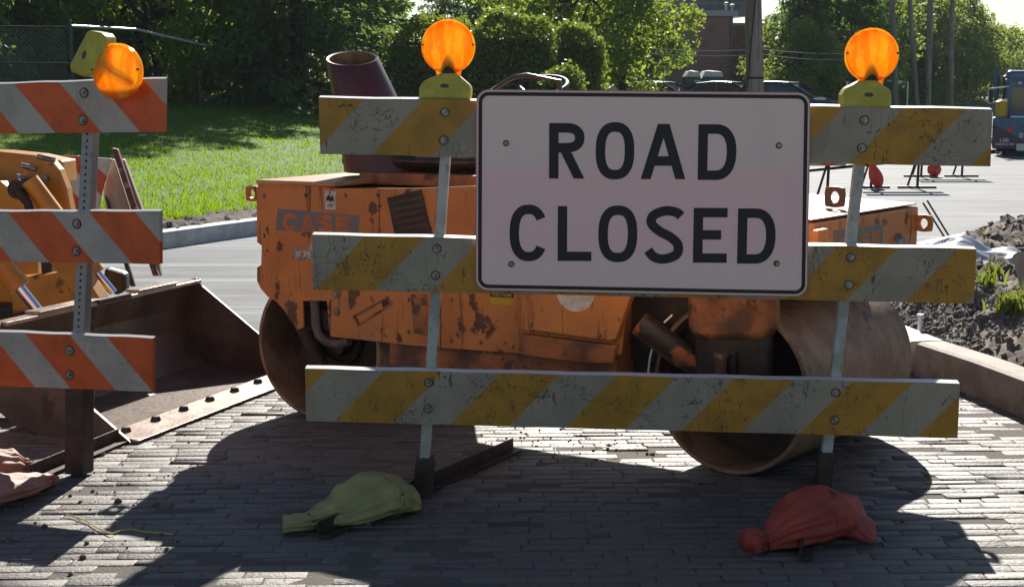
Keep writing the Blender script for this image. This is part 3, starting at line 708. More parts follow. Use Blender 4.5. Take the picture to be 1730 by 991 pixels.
# ---- the sign
su, sz = FB.px(803, 498, VB - .012)
so_ = FB.O + FB.ex * su + FB.ey * (VB - .012) + Vector((0, 0, sz - .04)); FS = Fr((so_.x, so_.y, so_.z), 2.4)
sgn = empty('road_sign', so_, 'large rectangular sign reading ROAD CLOSED in black letters on pinkish white, bolted to the barricade', 'sign'); VS = -.006
def rrect(fr, c, rad, v, inset=0.0, n=8):
    P = [Vector(fr.px(x, y, v)) for x, y in c]; out = []      # TL TR BR BL
    for i in range(4):
        p, a, b = P[i], (P[i - 1] - P[i]).normalized(), (P[(i + 1) % 4] - P[i]).normalized()
        r = rad - inset; q = p + a * inset + b * inset
        s0, s1 = q + a * r, q + b * r; cc = q + a * r + b * r
        for k in range(n + 1):
            t = k / n * math.pi / 2; d = -(b * math.cos(t) + a * math.sin(t)); out.append(tuple(cc + d * r))
    return out
SC = [(804.5, 151), (1369.5, 156.5), (1364, 501), (803.5, 490)]
o = rrect(FS, SC, .045, VS); mb = MB(FS); mb.prism(o, VS, VS + .003); mb.build('panel', m_sign, sgn)
mb = MB(FS)
for thick, (i0, i1), vv in (((0), (.0085, .0215), VS - .0012),):
    A = rrect(FS, SC, .045, VS, i0); B = rrect(FS, SC, .045, VS, i1); n = len(A)
    va = [mb.bm.verts.new(mb.P((u, vv, z))) for u, z in A]; vb = [mb.bm.verts.new(mb.P((u, vv, z))) for u, z in B]
    vc = [mb.bm.verts.new(mb.P((u, VS, z))) for u, z in A]; vd = [mb.bm.verts.new(mb.P((u, VS, z))) for u, z in B]
    for i in range(n):
        j = (i + 1) % n; mb.bm.faces.new((va[i], va[j], vb[j], vb[i])); mb.bm.faces.new((va[i], vc[i], vc[j], va[j])); mb.bm.faces.new((vb[i], vb[j], vd[j], vd[i]))
mb.build('border', m_black, sgn)
A = rrect(FS, SC, .045, VS, -.0005); B = rrect(FS, SC, .045, VS, .0030); mb = MB(FS)
va = [mb.bm.verts.new(mb.P((u, VS - .0008, z))) for u, z in A]; vb = [mb.bm.verts.new(mb.P((u, VS - .0008, z))) for u, z in B]; vc = [mb.bm.verts.new(mb.P((u, VS + .004, z))) for u, z in A]
for i in range(len(A)):
    j = (i + 1) % len(A); mb.bm.faces.new((va[i], va[j], vb[j], vb[i])); mb.bm.faces.new((va[i], vc[i], vc[j], va[j]))
mb.build('edge', m_signedge, sgn)
LET = [('R', 927.5, 987, 208, 301.5), ('O', 1006, 1071, 206.5, 303), ('A', 1082, 1158, 209.5, 302.5), ('D', 1178.5, 1243, 210, 304),
       ('C', 861, 925, 345.5, 441), ('L', 942, 999, 348, 440.5), ('O', 1010.5, 1076, 347, 442.5), ('S', 1091, 1153.5, 348.5, 444.5), ('E', 1170.5, 1227.5, 351, 443.5), ('D', 1245, 1309, 352, 445)]
for ch, x0, x1, y0, y1 in LET:
    u0, z0 = FS.px(x0, y1, VS); u1, _ = FS.px(x1, y1, VS); _, z1 = FS.px(x0, y0, VS)
    mb = MB(FS); letter(mb, ch, u0, z0, z1 - z0, u1 - u0, .0335, VS - .0012, VS); mb.build('letter', m_black, sgn)
for x, y in ((855, 242), (1316, 246), (864, 446), (1312, 445)):
    bolt(FS, sgn, x, y, VS, .0085)
# ---- warning lights
def warning_light(fr, case_px, v0, v1, lens_px, rpx, tilt, label, lv=None, badge=None):
    base = fr.px(*case_px[0], v0); bp = fr.O + fr.ex * base[0] + fr.ey * v0 + Vector((0, 0, base[1]))
    t = empty('warning_light', bp, label, 'warning light', 'amber warning lights on the barricades')
    mb = MB(fr); mb.prism([fr.px(x, y, v0) for x, y in case_px], v0, v1); case = mb.build('case', m_lamp, t, bevel=.008, seg=3)
    lc = lens_px; vm = (v0 + v1) / 2 if lv is None else lv
    cu, cz = fr.px(*lc, vm); eu, _ = fr.px(lc[0] + rpx, lc[1], vm); r = eu - cu
    c = (cu, vm, cz)
    mb = MB(fr); mb.lathe([(r * q / 26 * .93, -.034 + .017 * (q / 26) ** 2.2 + (.0011 if q % 2 else 0)) for q in range(27)] + [(r * .95, -.008)], c, 'y', 64); mb.build('front_lens', m_amberf, t, smooth=True)
    mb = MB(fr); mb.lathe([(r * q / 14 * .93, .034 - .017 * (q / 14) ** 2.2 - (.0018 if q % 2 else 0)) for q in range(15)] + [(r * .95, .008)], c, 'y', 64); mb.build('rear_lens', m_amberb, t, smooth=True)
    mb = MB(fr); mb.lathe([(r * .93, -.0125), (r * .97, -.0135), (r, -.010), (r, .010), (r * .97, .0135), (r * .93, .0125)], c, 'y', 48, closed=True); mb.build('rim', m_amberr, t, smooth=True)
    for s_ in (-1, 1):
        a = R(12 * s_ + (0 if s_ > 0 else 180)); mb = MB(fr); mb.lathe([(0, -.0365 + .012), (.004, -.0355 + .012), (.004, -.01)], (cu + s_ * r * .93, vm, cz + .006), 'y', 8); mb.build('screw', m_badge, t)
    # dark lamp stem inside
    dx, dz = math.sin(tilt), -math.cos(tilt)
    mb = MB(fr); e_ = 1.05 if abs(tilt) < .3 else .85; p0 = (cu + dx * r * e_, vm, cz + dz * r * e_); p1 = (cu + dx * r * .62, vm, cz + dz * r * .62); p2 = (cu + dx * r * .30, vm, cz + dz * r * .30)
    if e_ < 1: p1 = (cu, vm, cz); p2 = (cu - dx * r * .75, vm, cz - dz * r * .75)
    mb.tube([p0, p1, p2], [r * .30, r * .24, r * .10] if e_ > 1 else [r * .16, r * .13, r * .10], 12); mb.build('lamp_stem', m_darkmach, t, smooth=True)
    if abs(tilt) < .3:
        mb = MB(fr); mb.prism([(cu - r * .50, cz - r * .82), (cu - r * .42, cz - r * 1.12), (cu + r * .42, cz - r * 1.12), (cu + r * .50, cz - r * .82), (cu, cz - r * .74)], vm - .016, vm + .016); mb.build('neck', m_amberr, t, bevel=.003)
    if badge:
        u, z = fr.px(badge[0], badge[1], v0 - .001); a = badge[2]
        mb = MB(fr); mb.prism([(u + math.cos(k * math.pi / 8) * .016 * math.cos(a) - math.sin(k * math.pi / 8) * .008 * math.sin(a), z + math.cos(k * math.pi / 8) * .016 * math.sin(a) + math.sin(k * math.pi / 8) * .008 * math.cos(a)) for k in range(16)], v0 - .0015, v0 + .002); mb.build('badge', m_badge, t)
    return t
warning_light(FB, [(708, 166), (708, 149), (714, 138), (744, 124), (771, 124), (795, 145), (796, 152), (795, 168)], VB + .003, VB + .085, (757.5, 79), 45.5, 0, 'round amber warning light above the left post of the yellow striped barricade', badge=(751, 145, 0))
warning_light(FB, [(1423, 181), (1423, 160), (1429, 149), (1456, 136), (1482, 136), (1506, 154), (1507, 162), (1506, 182)], VB + .003, VB + .085, (1472.5, 93), 45.5, 0, 'round amber warning light above the right post of the yellow striped barricade', badge=(1468, 160, 0))
# ------------------------------------------------------------------ orange barricade on the left
go = G(125, 800); FO = Fr((go.x, go.y, 0), 17.7); VO = -.05
bar2 = empty('barricade', (go.x, go.y, 0), 'barricade with three orange and white striped boards on perforated steel posts at the left', 'barricade')
PO = .372
for q, ph in (([(-300, 151), (278, 133), (276, 223), (-300, 229)], (23, 141)), ([(-300, 357.5), (270, 357), (270, 446), (-300, 437)], (12, 357.5)), ([(-300, 548), (258, 571), (258, 661.5), (-300, 640)], (42, 562))):
    board(FO, bar2, 'board', q, VO, .022, m_ow, ph, -.95, True, PO)
post(FO, bar2, (151, 150), (126, 690), VO + .0225, VO + .066, .050, m_perf, True)
post(FO, bar2, (-235, 150), (-262, 690), VO + .0225, VO + .066, .050, m_perf, True)
post(FO, bar2, (125, 655), (124, 802), VO + .005, VO + .082, .082, m_rustpost, nm='foot_socket')
post(FO, bar2, (-262, 655), (-265, 790), VO + .005, VO + .082, .082, m_rustpost, nm='foot_socket')
a1 = G(60, 812); a2 = G(208, 749); angle_rail(bar2, a1[:2], a2[:2], .05, .006, m_rustpost)
for x, y in ((142, 157), (140, 203), (130, 378), (129, 424), (118, 592), (118, 633)): bolt(FO, bar2, x, y, VO, .015)
warning_light(FO, [(145, 56), (150, 51), (172, 56), (178, 64), (178, 92), (158, 124), (141, 130), (120, 122), (116, 112)], VO - .065, VO + .01, (199, 120.5), 41, R(-118),
              'tilted amber warning light hanging over the top of the orange striped barricade', lv=VO - .045, badge=(142, 93, R(68)))
# ------------------------------------------------------------------ sandbags
def sandbag(name, spine, label, m, seed, wr=.012, group='sandbags on the barricade feet', tie=None, tail=.93):
    """spine [(x, y, halfwidth, height)] from neck to tail; lies on the ground"""
    P = [Vector((s_[0], s_[1])) for s_ in spine]
    N, K = 72, 72; cum = [0]
    for i in range(1, len(P)): cum.append(cum[-1] + (P[i] - P[i - 1]).length)
    def samp(t):
        s_ = t * cum[-1]
        for i in range(1, len(P)):
            if s_ <= cum[i] + 1e-9:
                k = (s_ - cum[i - 1]) / (cum[i] - cum[i - 1]); k2 = k * k * (3 - 2 * k); p = P[i - 1].lerp(P[i], k)
                return p, (P[i] - P[i - 1]).normalized(), spine[i - 1][2] * (1 - k2) + spine[i][2] * k2, spine[i - 1][3] * (1 - k2) + spine[i][3] * k2
        return P[-1], (P[-1] - P[-2]).normalized(), spine[-1][2], spine[-1][3]
    V = []
    o0 = Vector((P[0].x, P[0].y, 0))
    nb = min(range(len(spine)), key=lambda i: spine[i][2] if 0 < i < len(spine) - 1 else 9); tn = cum[nb] / cum[-1]
    for i in range(N + 1):
        t = i / N; p, d, hw, hh = samp(t); nrm = Vector((-d.y, d.x))
        if t > tail: q_ = max(.0, 1 - ((t - tail) / (1 - tail)) ** 2) ** .5; hw = hw * q_ + .004; hh = hh * (.25 + .75 * q_)
        for k in range(K):
            a = 2 * math.pi * k / K
            c, s_ = math.cos(a), math.sin(a); c = math.copysign(abs(c) ** .85, c); s_ = math.copysign(abs(s_) ** .9, s_)
            x, z = c * hw, (s_ * .5 + .5) * hh if s_ > 0 else (s_ * .5 * .9 + .5) * hh
            near = math.exp(-abs(t - tn) * 4.0)
            wv = math.sin(a * 11 + seed + 2 * noise.noise((t * 3, seed, 0))) * near * .15 + math.sin(a * 5 + seed * 2 + t * 4) * near * .05
            q = noise.noise((p.x * 9 + c * 1.4, p.y * 9 + seed, s_ * 1.6 + t * 2)) * wr * 1.5 + noise.noise((p.x * 30 + c * 4, p.y * 30 + seed, s_ * 5)) * wr * .28
            f = 1 + wv + q / max(.03, hw)
            x *= f; z = .004 + max(0, (z - hh * .45) * f + hh * .45)
            V.append((p.x + nrm.x * x - o0.x, p.y + nrm.y * x - o0.y, z))
    F = [(i * K + k, i * K + (k + 1) % K, (i + 1) * K + (k + 1) % K, (i + 1) * K + k) for i in range(N) for k in range(K)]
    t_ = empty(name, o0, label, 'sandbag', group)
    ob = np_mesh('sack', np.array(V), np.array(F), m, t_)
    bm = bmesh.new(); bm.from_mesh(ob.data); bm.verts.ensure_lookup_table()
    bm.faces.new([bm.verts[k] for k in range(K)][::-1]); bm.faces.new([bm.verts[N * K + k] for k in range(K)]); bmesh.ops.recalc_face_normals(bm, faces=bm.faces[:]); bm.to_mesh(ob.data); bm.free()
    for pl in ob.data.polygons: pl.use_smooth = True
    if tie:
        p, d, hw, hh = samp(tn); nrm = Vector((-d.y, d.x)); mb = MB()
        pts = [(p.x + nrm.x * math.cos(a) * hw * 1.12, p.y + nrm.y * math.cos(a) * hw * 1.12, max(.006, hh * .5 + math.sin(a) * hh * .56)) for a in [2 * math.pi * k / 20 for k in range(20)]]
        mb.tube(pts, .004, 6, closed=True); mb.build('tie', tie, t_, smooth=True)
    return t_
g = lambda x, y: G(x, y)[:2]
def sb(pts): return [(*g(x, y), hw, hh) for x, y, hw, hh in pts]
sandbag('sandbag', sb([(1262, 935, .045, .065), (1275, 932, .055, .075), (1293, 931, .030, .055), (1325, 925, .075, .11), (1362, 913, .125, .155), (1392, 905, .135, .165), (1425, 905, .11, .135), (1458, 912, .065, .075), (1480, 917, .03, .02)]),
        'plump red orange sandbag lying in shade at the right foot of the barricade', m_bagr, 3.3, .007, tie=m_rail)
sandbag('sandbag', sb([(478, 897, .06, .045), (500, 896, .06, .05), (525, 893, .05, .045), (565, 886, .085, .075), (605, 878, .125, .125), (640, 869, .145, .145), (672, 863, .145, .14), (694, 862, .14, .12), (712, 862, .13, .10)]),
        'yellow green sandbag sprawled in front of the left foot of the barricade', m_bagy, 8.1, .012, tie=m_rail, tail=.62)
sandbag('sandbag', sb([(-150, 868, .05, .05), (-110, 862, .10, .10), (-60, 860, .12, .13), (-10, 852, .115, .115), (30, 842, .085, .09), (60, 829, .055, .065), (82, 818, .028, .035), (93, 813, .04, .03)]),
        'faded pink sandbag lobe with orange tied end lying against the rusty post socket', m_bagp, 5.2, .008, tie=m_tie)
sandbag('sandbag', sb([(-140, 832, .05, .05), (-100, 824, .1, .1), (-50, 818, .11, .125), (-10, 812, .10, .125), (25, 806, .065, .10), (45, 803, .03, .06), (52, 800, .035, .05)]),
        'pale sunlit sandbag lobe lying behind the faded pink sandbag at the left edge', m_bagp, 1.7, .008, tie=m_tie)
# ================================================================== TANDEM ROLLER
DR = .342
gl = G(539, 708); gr = G(1228, 800); gl = Vector((gl.x, gl.y, 0)); gr = Vector((gr.x, gr.y, 0))
angR = -math.degrees(math.atan2(gr.y - gl.y, gr.x - gl.x))
FR = Fr(gl, angR)                 # rear module (left), v = depth into the machine
FF = Fr(gr, 37.5)                 # front module (right), steered
rol = empty('road_roller', gl, 'orange rust streaked tandem road roller parked close behind the yellow striped barricade', 'road roller')
def drum(fr, wd):
    mb = MB(fr); mb.lathe([(DR - .018, 0), (DR - .004, 0), (DR, .004), (DR, wd - .004), (DR - .004, wd), (DR - .018, wd)], (0, 0, DR), 'y', 96, closed=True)
    d = mb.build('drum', m_drum, rol, smooth=True)
    mb = MB(fr); mb.lathe([(0, .20), (.10, .20), (.10, .17), (.115, .17), (.115, .21), (DR - .019, .24)], (0, 0, DR), 'y', 64); mb.build('drum_web', m_drumin, d, smooth=True)
    mb = MB(fr); mb.lathe([(0, wd - .2), (DR - .019, wd - .2)], (0, 0, DR), 'y', 64); mb.build('drum_web', m_drumin, d)
    mb = MB(fr); mb.lathe([(0, .10), (.03, .10), (.07, .11), (.07, .20)], (0, 0, DR), 'y', 24); mb.build('hub', m_darkmach, d, smooth=True)
    return d
drum(FR, 1.05); drum(FF, 1.0)
# ---- rear body
v0, v1 = -.03, 1.06
pr = lambda x, y, v=v0: FR.px(x, y, v)
side = [pr(*q) for q in ((437, 309), (523, 312), (566, 318), (700, 318), (800, 314), (1000, 322), (1055, 330), (1060, 500), (1050, 598), (1000, 611), (985, 612), (880, 597), (808, 592), (700, 584), (646, 578), (557, 568), (552, 508), (511, 508), (513, 552), (503, 557), (493, 545), (480, 524), (466, 509), (452, 501), (440, 487), (434, 474), (434, 452), (441, 447), (442, 415), (434, 409), (433, 320))]
mb = MB(FR); mb.prism(side, v0, v0 + .012); mb.build('side_panel', m_or, rol, bevel=.002)
side2 = [(max(u, side[0][0]), max(z, 2 * DR - .06)) for u, z in side]; fz = [p for i, p in enumerate(side2) if i == 0 or (abs(p[0] - side2[i - 1][0]) + abs(p[1] - side2[i - 1][1])) > .004]
uu = [p[0] for p in side]; mb = MB(FR); mb.prism([(min(uu), side[0][1]), (max(uu), side[0][1]), (max(uu), 2 * DR + .02), (DR + .1, 2 * DR + .02), (DR + .02, .50), (-DR * .3, .50), (-DR, .60), (min(uu), .60)], v1 - .012, v1); mb.build('side_panel', m_or, rol)
ztop = pr(566, 318)[1]; uL = pr(437, 309)[0]; uR_ = pr(1055, 330)[0]
zlow = 2 * DR + .03
mb = MB(FR)
mb.box(((uL + uR_) / 2 + .005, (v0 + v1) / 2, (zlow + ztop) / 2 - .004), (uR_ - uL - .03, v1 - v0 - .030, ztop - zlow - .012)); mb.build('body', m_or, rol, bevel=.01)
uB0, uB1 = DR + .06, uR_ - .03
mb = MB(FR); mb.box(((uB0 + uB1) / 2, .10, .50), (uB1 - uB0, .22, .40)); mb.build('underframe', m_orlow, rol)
# end plate of rear module
mb = MB(FR); mb.box((uL + .012, (v0 + v1) / 2, (zlow + ztop) / 2 - .02), (.02, v1 - v0 - .027, ztop - zlow - .05)); mb.build('end_plate', m_or, rol)
# top lids
lid = [pr(*q) for q in ((436, 306), (566, 314))]
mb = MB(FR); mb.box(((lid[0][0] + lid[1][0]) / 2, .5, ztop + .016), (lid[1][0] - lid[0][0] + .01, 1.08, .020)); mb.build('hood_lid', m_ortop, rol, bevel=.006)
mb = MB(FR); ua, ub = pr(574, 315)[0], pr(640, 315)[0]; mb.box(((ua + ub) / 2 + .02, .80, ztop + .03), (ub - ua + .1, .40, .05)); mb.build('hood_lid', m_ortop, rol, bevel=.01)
# lifting eye: plate with a hole
def eye(fr, c, r, hole, th, m, axis='y', name='lifting_eye', sq=1.15):
    mb = MB(fr); n = 24; outer = []; inner = []
    for k in range(n):
        a = 2 * math.pi * k / n; cx, cz = math.cos(a), math.sin(a); q = r / max(abs(cx), abs(cz)) ** .7
        outer.append((c[0] + cx * q, c[2] + cz * q)); inner.append((c[0] + cx * hole, c[2] + cz * hole * sq))
    for va, vb in ((c[1], c[1] + th),):
        A = [mb.bm.verts.new(mb.P((u, va, z))) for u, z in outer]; B = [mb.bm.verts.new(mb.P((u, va, z))) for u, z in inner]; C = [mb.bm.verts.new(mb.P((u, vb, z))) for u, z in outer]; D = [mb.bm.verts.new(mb.P((u, vb, z))) for u, z in inner]
        for k in range(n):
            j = (k + 1) % n
            for q in ((A[k], A[j], B[j], B[k]), (C[k], D[k], D[j], C[j]), (A[k], C[k], C[j], A[j]), (B[k], B[j], D[j], D[k])): mb.bm.faces.new(q)
    return mb.build(name, m, rol, bevel=.001)
u, z = pr(425, 327, .05); eye(FR, (u, .05, z), .037, .019, .02, m_or)
# seat, seat base, steering wheel, maroon tube
def frpt(fr, x, y, v): u, z = fr.px(x, y, v); return (u, v, z)
a = FR.px(566, 262, .30); b = FR.px(795, 296, .30)
mb = MB(FR); mb.box(((a[0] + b[0]) / 2, .62, (a[1] + b[1]) / 2 + .012), (b[0] - a[0], .58, (a[1] - b[1]) * .86)); mb.build('seat', m_seat, rol, bevel=.035, smooth=True, seg=4)
a2 = FR.px(690, 258, .30); mb = MB(FR); mb.box(((a2[0] + b[0]) / 2 - .01, .62, a[1] + .002), (b[0] - a2[0] - .02, .56, .050)); mb.build('seat_highlight', m_seatglare, rol, bevel=.02, smooth=True, seg=3)  # pale slab added on the seat, sky highlight painted as its colour
c_ = FR.px(600, 292, .22); d_ = FR.px(800, 318, .22)
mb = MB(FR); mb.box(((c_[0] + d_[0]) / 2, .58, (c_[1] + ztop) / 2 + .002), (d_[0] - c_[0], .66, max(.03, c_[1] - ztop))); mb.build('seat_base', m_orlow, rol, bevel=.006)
mb = MB(); n = 36; YC = 6.78; rings = []
prof_ = [(654, 290, 72, 0), (637, 226, 63, .35), (616, 162, 53, 1), (595, 99, 43.5, 1), (595, 98, 42.5, 1), (595, 99, 39, 1), (603, 125, 40, 1), (622, 180, 44, .8)]
for (xc, yc, hw, k) in prof_:
    c = at(xc, yc, YC); r_ = hw / 2400 * YC
    rings.append([mb.bm.verts.new((c.x + math.cos(2 * math.pi * i / n) * r_, YC + math.sin(2 * math.pi * i / n) * r_, c.z + math.sin(2 * math.pi * i / n) * r_ * .31 * k)) for i in range(n)])
RC = [[v.co.copy() for v in r_] for r_ in rings]
for A, B in zip(rings[:6], rings[1:6]):
    for i in range(n): mb.bm.faces.new((A[i], A[(i + 1) % n], B[(i + 1) % n], B[i]))
for r_ in rings[6:]:
    for v in r_: mb.bm.verts.remove(v)
sh = mb.build('exhaust_shroud', m_maroon, rol, smooth=True, recalc=True)
mb = MB(); rr = [[mb.bm.verts.new(c) for c in r_] for r_ in RC[5:]]
for A, B in zip(rr, rr[1:]):
    for i in range(n): mb.bm.faces.new((A[i], A[(i + 1) % n], B[(i + 1) % n], B[i]))
mb.bm.faces.new(rr[-1]); mb.build('lining', m_lining, sh, smooth=True, recalc=False)
swc = FR.px(893, 152, .5); mb = MB(FR); ring = []
for k in range(40):
    a = 2 * math.pi * k / 40; ring.append((swc[0] + math.cos(a) * .175, .5 + math.sin(a) * .165, swc[1] + math.sin(a) * .055 + .004))
mb.tube(ring, .012, 10, closed=True); sw = mb.build('steering_wheel', m_black, rol, smooth=True)
mb = MB(FR); mb.tube([(swc[0], .5, swc[1] - .03), (swc[0] + .06, .52, ztop)], .025, 12)
for k in range(3):
    a = 2 * math.pi * k / 3 + .3; mb.tube([(swc[0], .5, swc[1] - .028), (swc[0] + math.cos(a) * .17, .5 + math.sin(a) * .16, swc[1] + math.sin(a) * .053)], .008, 6)
mb.build('steering_column', m_black, rol, smooth=True)
mb = MB(FR); h0 = FR.px(835, 150, .25); h1 = FR.px(890, 127, .3); h2 = FR.px(945, 136, .35)
mb.tube([(h0[0] - .02, .25, ztop), (h0[0], .25, h0[1]), (h0[0] + .08, .27, (h0[1] + h1[1]) / 2 + .02), (h1[0], .3, h1[1]), (h2[0], .35, h2[1]), (h2[0] + .03, .35, ztop)], .011, 8); mb.build('grab_rail', m_seat, rol, smooth=True)
# decals and details on the near side
def plate(fr, quad, v, th, m, nm, par=rol, bev=0): mb = MB(fr); mb.prism([fr.px(x, y, v) for x, y in quad], v - th, v + .001); return mb.build(nm, m, par, bevel=bev)
dq = plate(FR, ((469, 352), (608, 364), (605, 396), (466, 389)), v0, .0012, m_grey, 'maker_plate')
pA, pB, pC = pr(476, 390), pr(600, 396), pr(476, 357)
mb = MB(FR); word(mb, 'CASE', pA[0] + .01, pB[0] - .02, pA[1] + .004, (pC[1] - pA[1]) * .88, .021, v0 - .0024, v0 - .001, 0.0, .18); mb.build('lettering', m_decor, dq)
st = plate(FR, ((549, 322), (568, 323), (567, 354), (550, 353)), v0, .0012, m_white, 'warning_sticker')
c = pr(558, 336); mb = MB(FR); mb.prism([(c[0] - .022, c[1] + .004), (c[0] - .006, c[1] + .02), (c[0] + .004, c[1] + .006), (c[0] + .014, c[1] + .018), (c[0] + .022, c[1] - .012), (c[0] + .012, c[1] - .006), (c[0], c[1] - .014), (c[0] - .012, c[1] - .004), (c[0] - .02, c[1] - .016)], v0 - .002, v0 - .0011)
for dz in (-.028, -.036): mb.prism([(c[0] - .016, c[1] + dz), (c[0] + .014, c[1] + dz), (c[0] + .014, c[1] + dz + .004), (c[0] - .016, c[1] + dz + .004)], v0 - .002, v0 - .0011)
mb.prism([(c[0] - .004, c[1] + .022), (c[0] + .004, c[1] + .022), (c[0] + .003, c[1] + .036), (c[0] - .002, c[1] + .034)], v0 - .002, v0 - .0011)
mb.build('pictogram', m_black, st)
c = pr(535, 427); r = .047 * 1.5; mb = MB(FR); mb.lathe([(0, v0 - .001), (.066, v0 - .001), (.066, v0 + .001)], (c[0] + .02, 0, c[1]), 'y', 32); mb.build('round_sticker', m_white, rol)
pl = plate(FR, ((495, 420), (545, 425), (545, 441), (495, 437)), v0, .004, m_bolt, 'model_plate')
a, b = pr(500, 434), pr(542, 436); mb = MB(FR); word(mb, 'W', a[0] + .004, a[0] + .03, a[1] + .005, .024, .005, v0 - .0056, v0 - .0038)
word(mb, '25', a[0] + .044, a[0] + .085, a[1] + .005, .024, .005, v0 - .0056, v0 - .0038)
mb.build('lettering', m_lett, pl)
plate(FR, ((655, 334), (712, 320), (730, 396), (668, 396)), v0, .006, m_darkmach, 'air_vent')
for k in range(5): plate(FR, ((659 + k * 3, 342 + k * 11), (714 + k * 3, 331 + k * 11), (715 + k * 3, 335 + k * 11), (660 + k * 3, 346 + k * 11)), v0 - .006, .003, m_seat, 'vent_slat')
for x, y in ((568, 497), (569, 526)): bolt(FR, rol, x, y, v0, .014)
for x, y in ((690, 506), (690, 560), (762, 507), (762, 575), (866, 585), (812, 578), (446, 330), (446, 398), (516, 330), (583, 330), (637, 330), (640, 388), (743, 332), (743, 388), (900, 488), (1040, 492), (897, 548), (1012, 566)):
    bolt(FR, rol, x, y, v0 - (.05 if x > 890 else 0), .007)
for q in (((523, 312), (524.6, 312), (524.6, 400), (523, 400)), ((640, 318), (641.4, 318), (641.4, 396), (640, 396)), ((744, 318), (745.4, 318), (745.4, 592), (744, 590)), ((557, 505), (558.4, 505), (558.4, 568), (557, 568))): plate(FR, q, v0, .0008, m_darkmach, 'panel_seam')
# slotted diagonal bracket
A_, B_, C_, D_ = (597, 533), (655, 500), (664, 514), (606, 550)
for q in ((A_, B_, (656, 503), (599, 536)), ((605, 547), (663, 511), C_, D_), (A_, (600, 532), (609, 548), D_), ((653, 501), B_, C_, (661, 515))): plate(FR, q, v0, .006, m_orlow, 'slot_rim')
plate(FR, ((644, 506), (654, 501), (662, 512), (648, 520)), v0, .003, m_darkmach, 'slot_shadow')
plate(FR, ((694, 497), (722, 498), (722, 566), (700, 562)), v0, .003, m_orlow, 'recess_panel')
plate(FR, ((828, 492), (868, 494), (867, 503), (828, 501)), v0, .0012, m_black, 'caution_label')
plate(FR, ((828, 501), (867, 503), (866, 515), (829, 513)), v0, .0012, m_yel, 'caution_label')
a, b = pr(832, 499), pr(864, 501); mb = MB(FR); word(mb, 'CAUTION', a[0], b[0], a[1], .018, .004, v0 - .0022, v0 - .001); mb.build('lettering', m_yel, rol)
# proud tool box with the round white sticker
bx = [FR.px(x, y, v0 - .05) for x, y in ((885, 470), (1073, 478), (1040, 573), (1030, 576), (884, 556))]
mb = MB(FR); mb.prism(bx, v0 - .05, v0); tb = mb.build('tool_box', m_or, rol, bevel=.006)
bx = [FR.px(x, y, v0 - .06) for x, y in ((881, 470), (893, 470), (893, 560), (881, 555))]
mb = MB(FR); mb.prism(bx, v0 - .062, v0); mb.build('hinge_strip', m_or, rol, bevel=.003)
c = FR.px(972, 490, v0 - .05); mb = MB(FR); mb.lathe([(0, v0 - .0515), (.088, v0 - .0515), (.088, v0 - .049)], (c[0], 0, c[1]), 'y', 40); mb.build('round_sticker', m_white, tb)
plate(FR, ((884, 562), (1045, 582), (1040, 612), (985, 611), (884, 598)), v0 - .003, .03, m_orlow, 'step_plate', bev=.006)
# hose and fork arm at the rear drum
mb = MB(FR); mb.tube([frpt(FR, x, y, v0 + .02) for x, y in ((531, 505), (533, 525), (534, 548), (539, 566), (552, 577), (572, 581), (590, 576))], .022, 12); mb.build('hose', m_hose, rol, smooth=True)
mb = MB(FR); mb.tube([frpt(FR, 490, 500, .06), frpt(FR, 520, 565, .06), frpt(FR, 556, 650, .07)], [.045, .04, .035], 12); mb.build('fork_arm', m_drumin, rol, smooth=True)
mb = MB(FR); mb.box((.10, .035, .46), (.42, .05, .10)); mb.build('side_beam', m_darkmach, rol, bevel=.01)
# ---- front module
u1 = .345; w1 = 1.0
mb = MB(FF); mb.prism([(-.30, .74), (u1, .73), (u1, FF.px(1400, 376, .1)[1] + .004), (-.42, FF.px(1400, 376, .1)[1] + .03), (-.42, .78)], .0, w1); mb.build('front_body', m_or, rol, bevel=.008)
tz = FF.px(1400, 376, .1)[1] + .012
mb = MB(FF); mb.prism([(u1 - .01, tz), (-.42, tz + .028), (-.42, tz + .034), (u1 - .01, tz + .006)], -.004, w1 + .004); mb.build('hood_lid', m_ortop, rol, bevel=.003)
u_, v_ = u1, w1
mb = MB(FF); 
def endpt(py_frac_v, z): return (u1 + .001, py_frac_v, z)
def eyeX(fr, u, v, z, r, hole, th):       # plate with hole in the v-z plane
    mb = MB(fr); n = 24; out = []; inn = []
    for k in range(n):
        a = 2 * math.pi * k / n; cx, cz = math.cos(a), math.sin(a); q = r / max(abs(cx), abs(cz)) ** .8; out.append((v + cx * q, z + cz * q)); inn.append((v + cx * hole, z + cz * hole * 1.2))
    A = [mb.bm.verts.new(mb.P((u, a, b))) for a, b in out]; B = [mb.bm.verts.new(mb.P((u, a, b))) for a, b in inn]; C = [mb.bm.verts.new(mb.P((u + th, a, b))) for a, b in out]; D = [mb.bm.verts.new(mb.P((u + th, a, b))) for a, b in inn]
    for k in range(n):
        j = (k + 1) % n
        for q in ((A[k], A[j], B[j], B[k]), (C[k], D[k], D[j], C[j]), (A[k], C[k], C[j], A[j]), (B[k], B[j], D[j], D[k])): mb.bm.faces.new(q)
    mb.build('lifting_eye', m_or, rol, bevel=.001)
eye(FF, (u1 + .035, w1 - .03, tz - .075), .036, .018, .02, m_or)
zt = FF.px(1409, 333, .45); eye(FF, (zt[0], .45, zt[1]), .042, .021, .02, m_orlow)
mb = MB(FF); mb.box((u1 - .05, w1 * .5, tz + .06), (.008, .008, .008)); mb.bm.free()
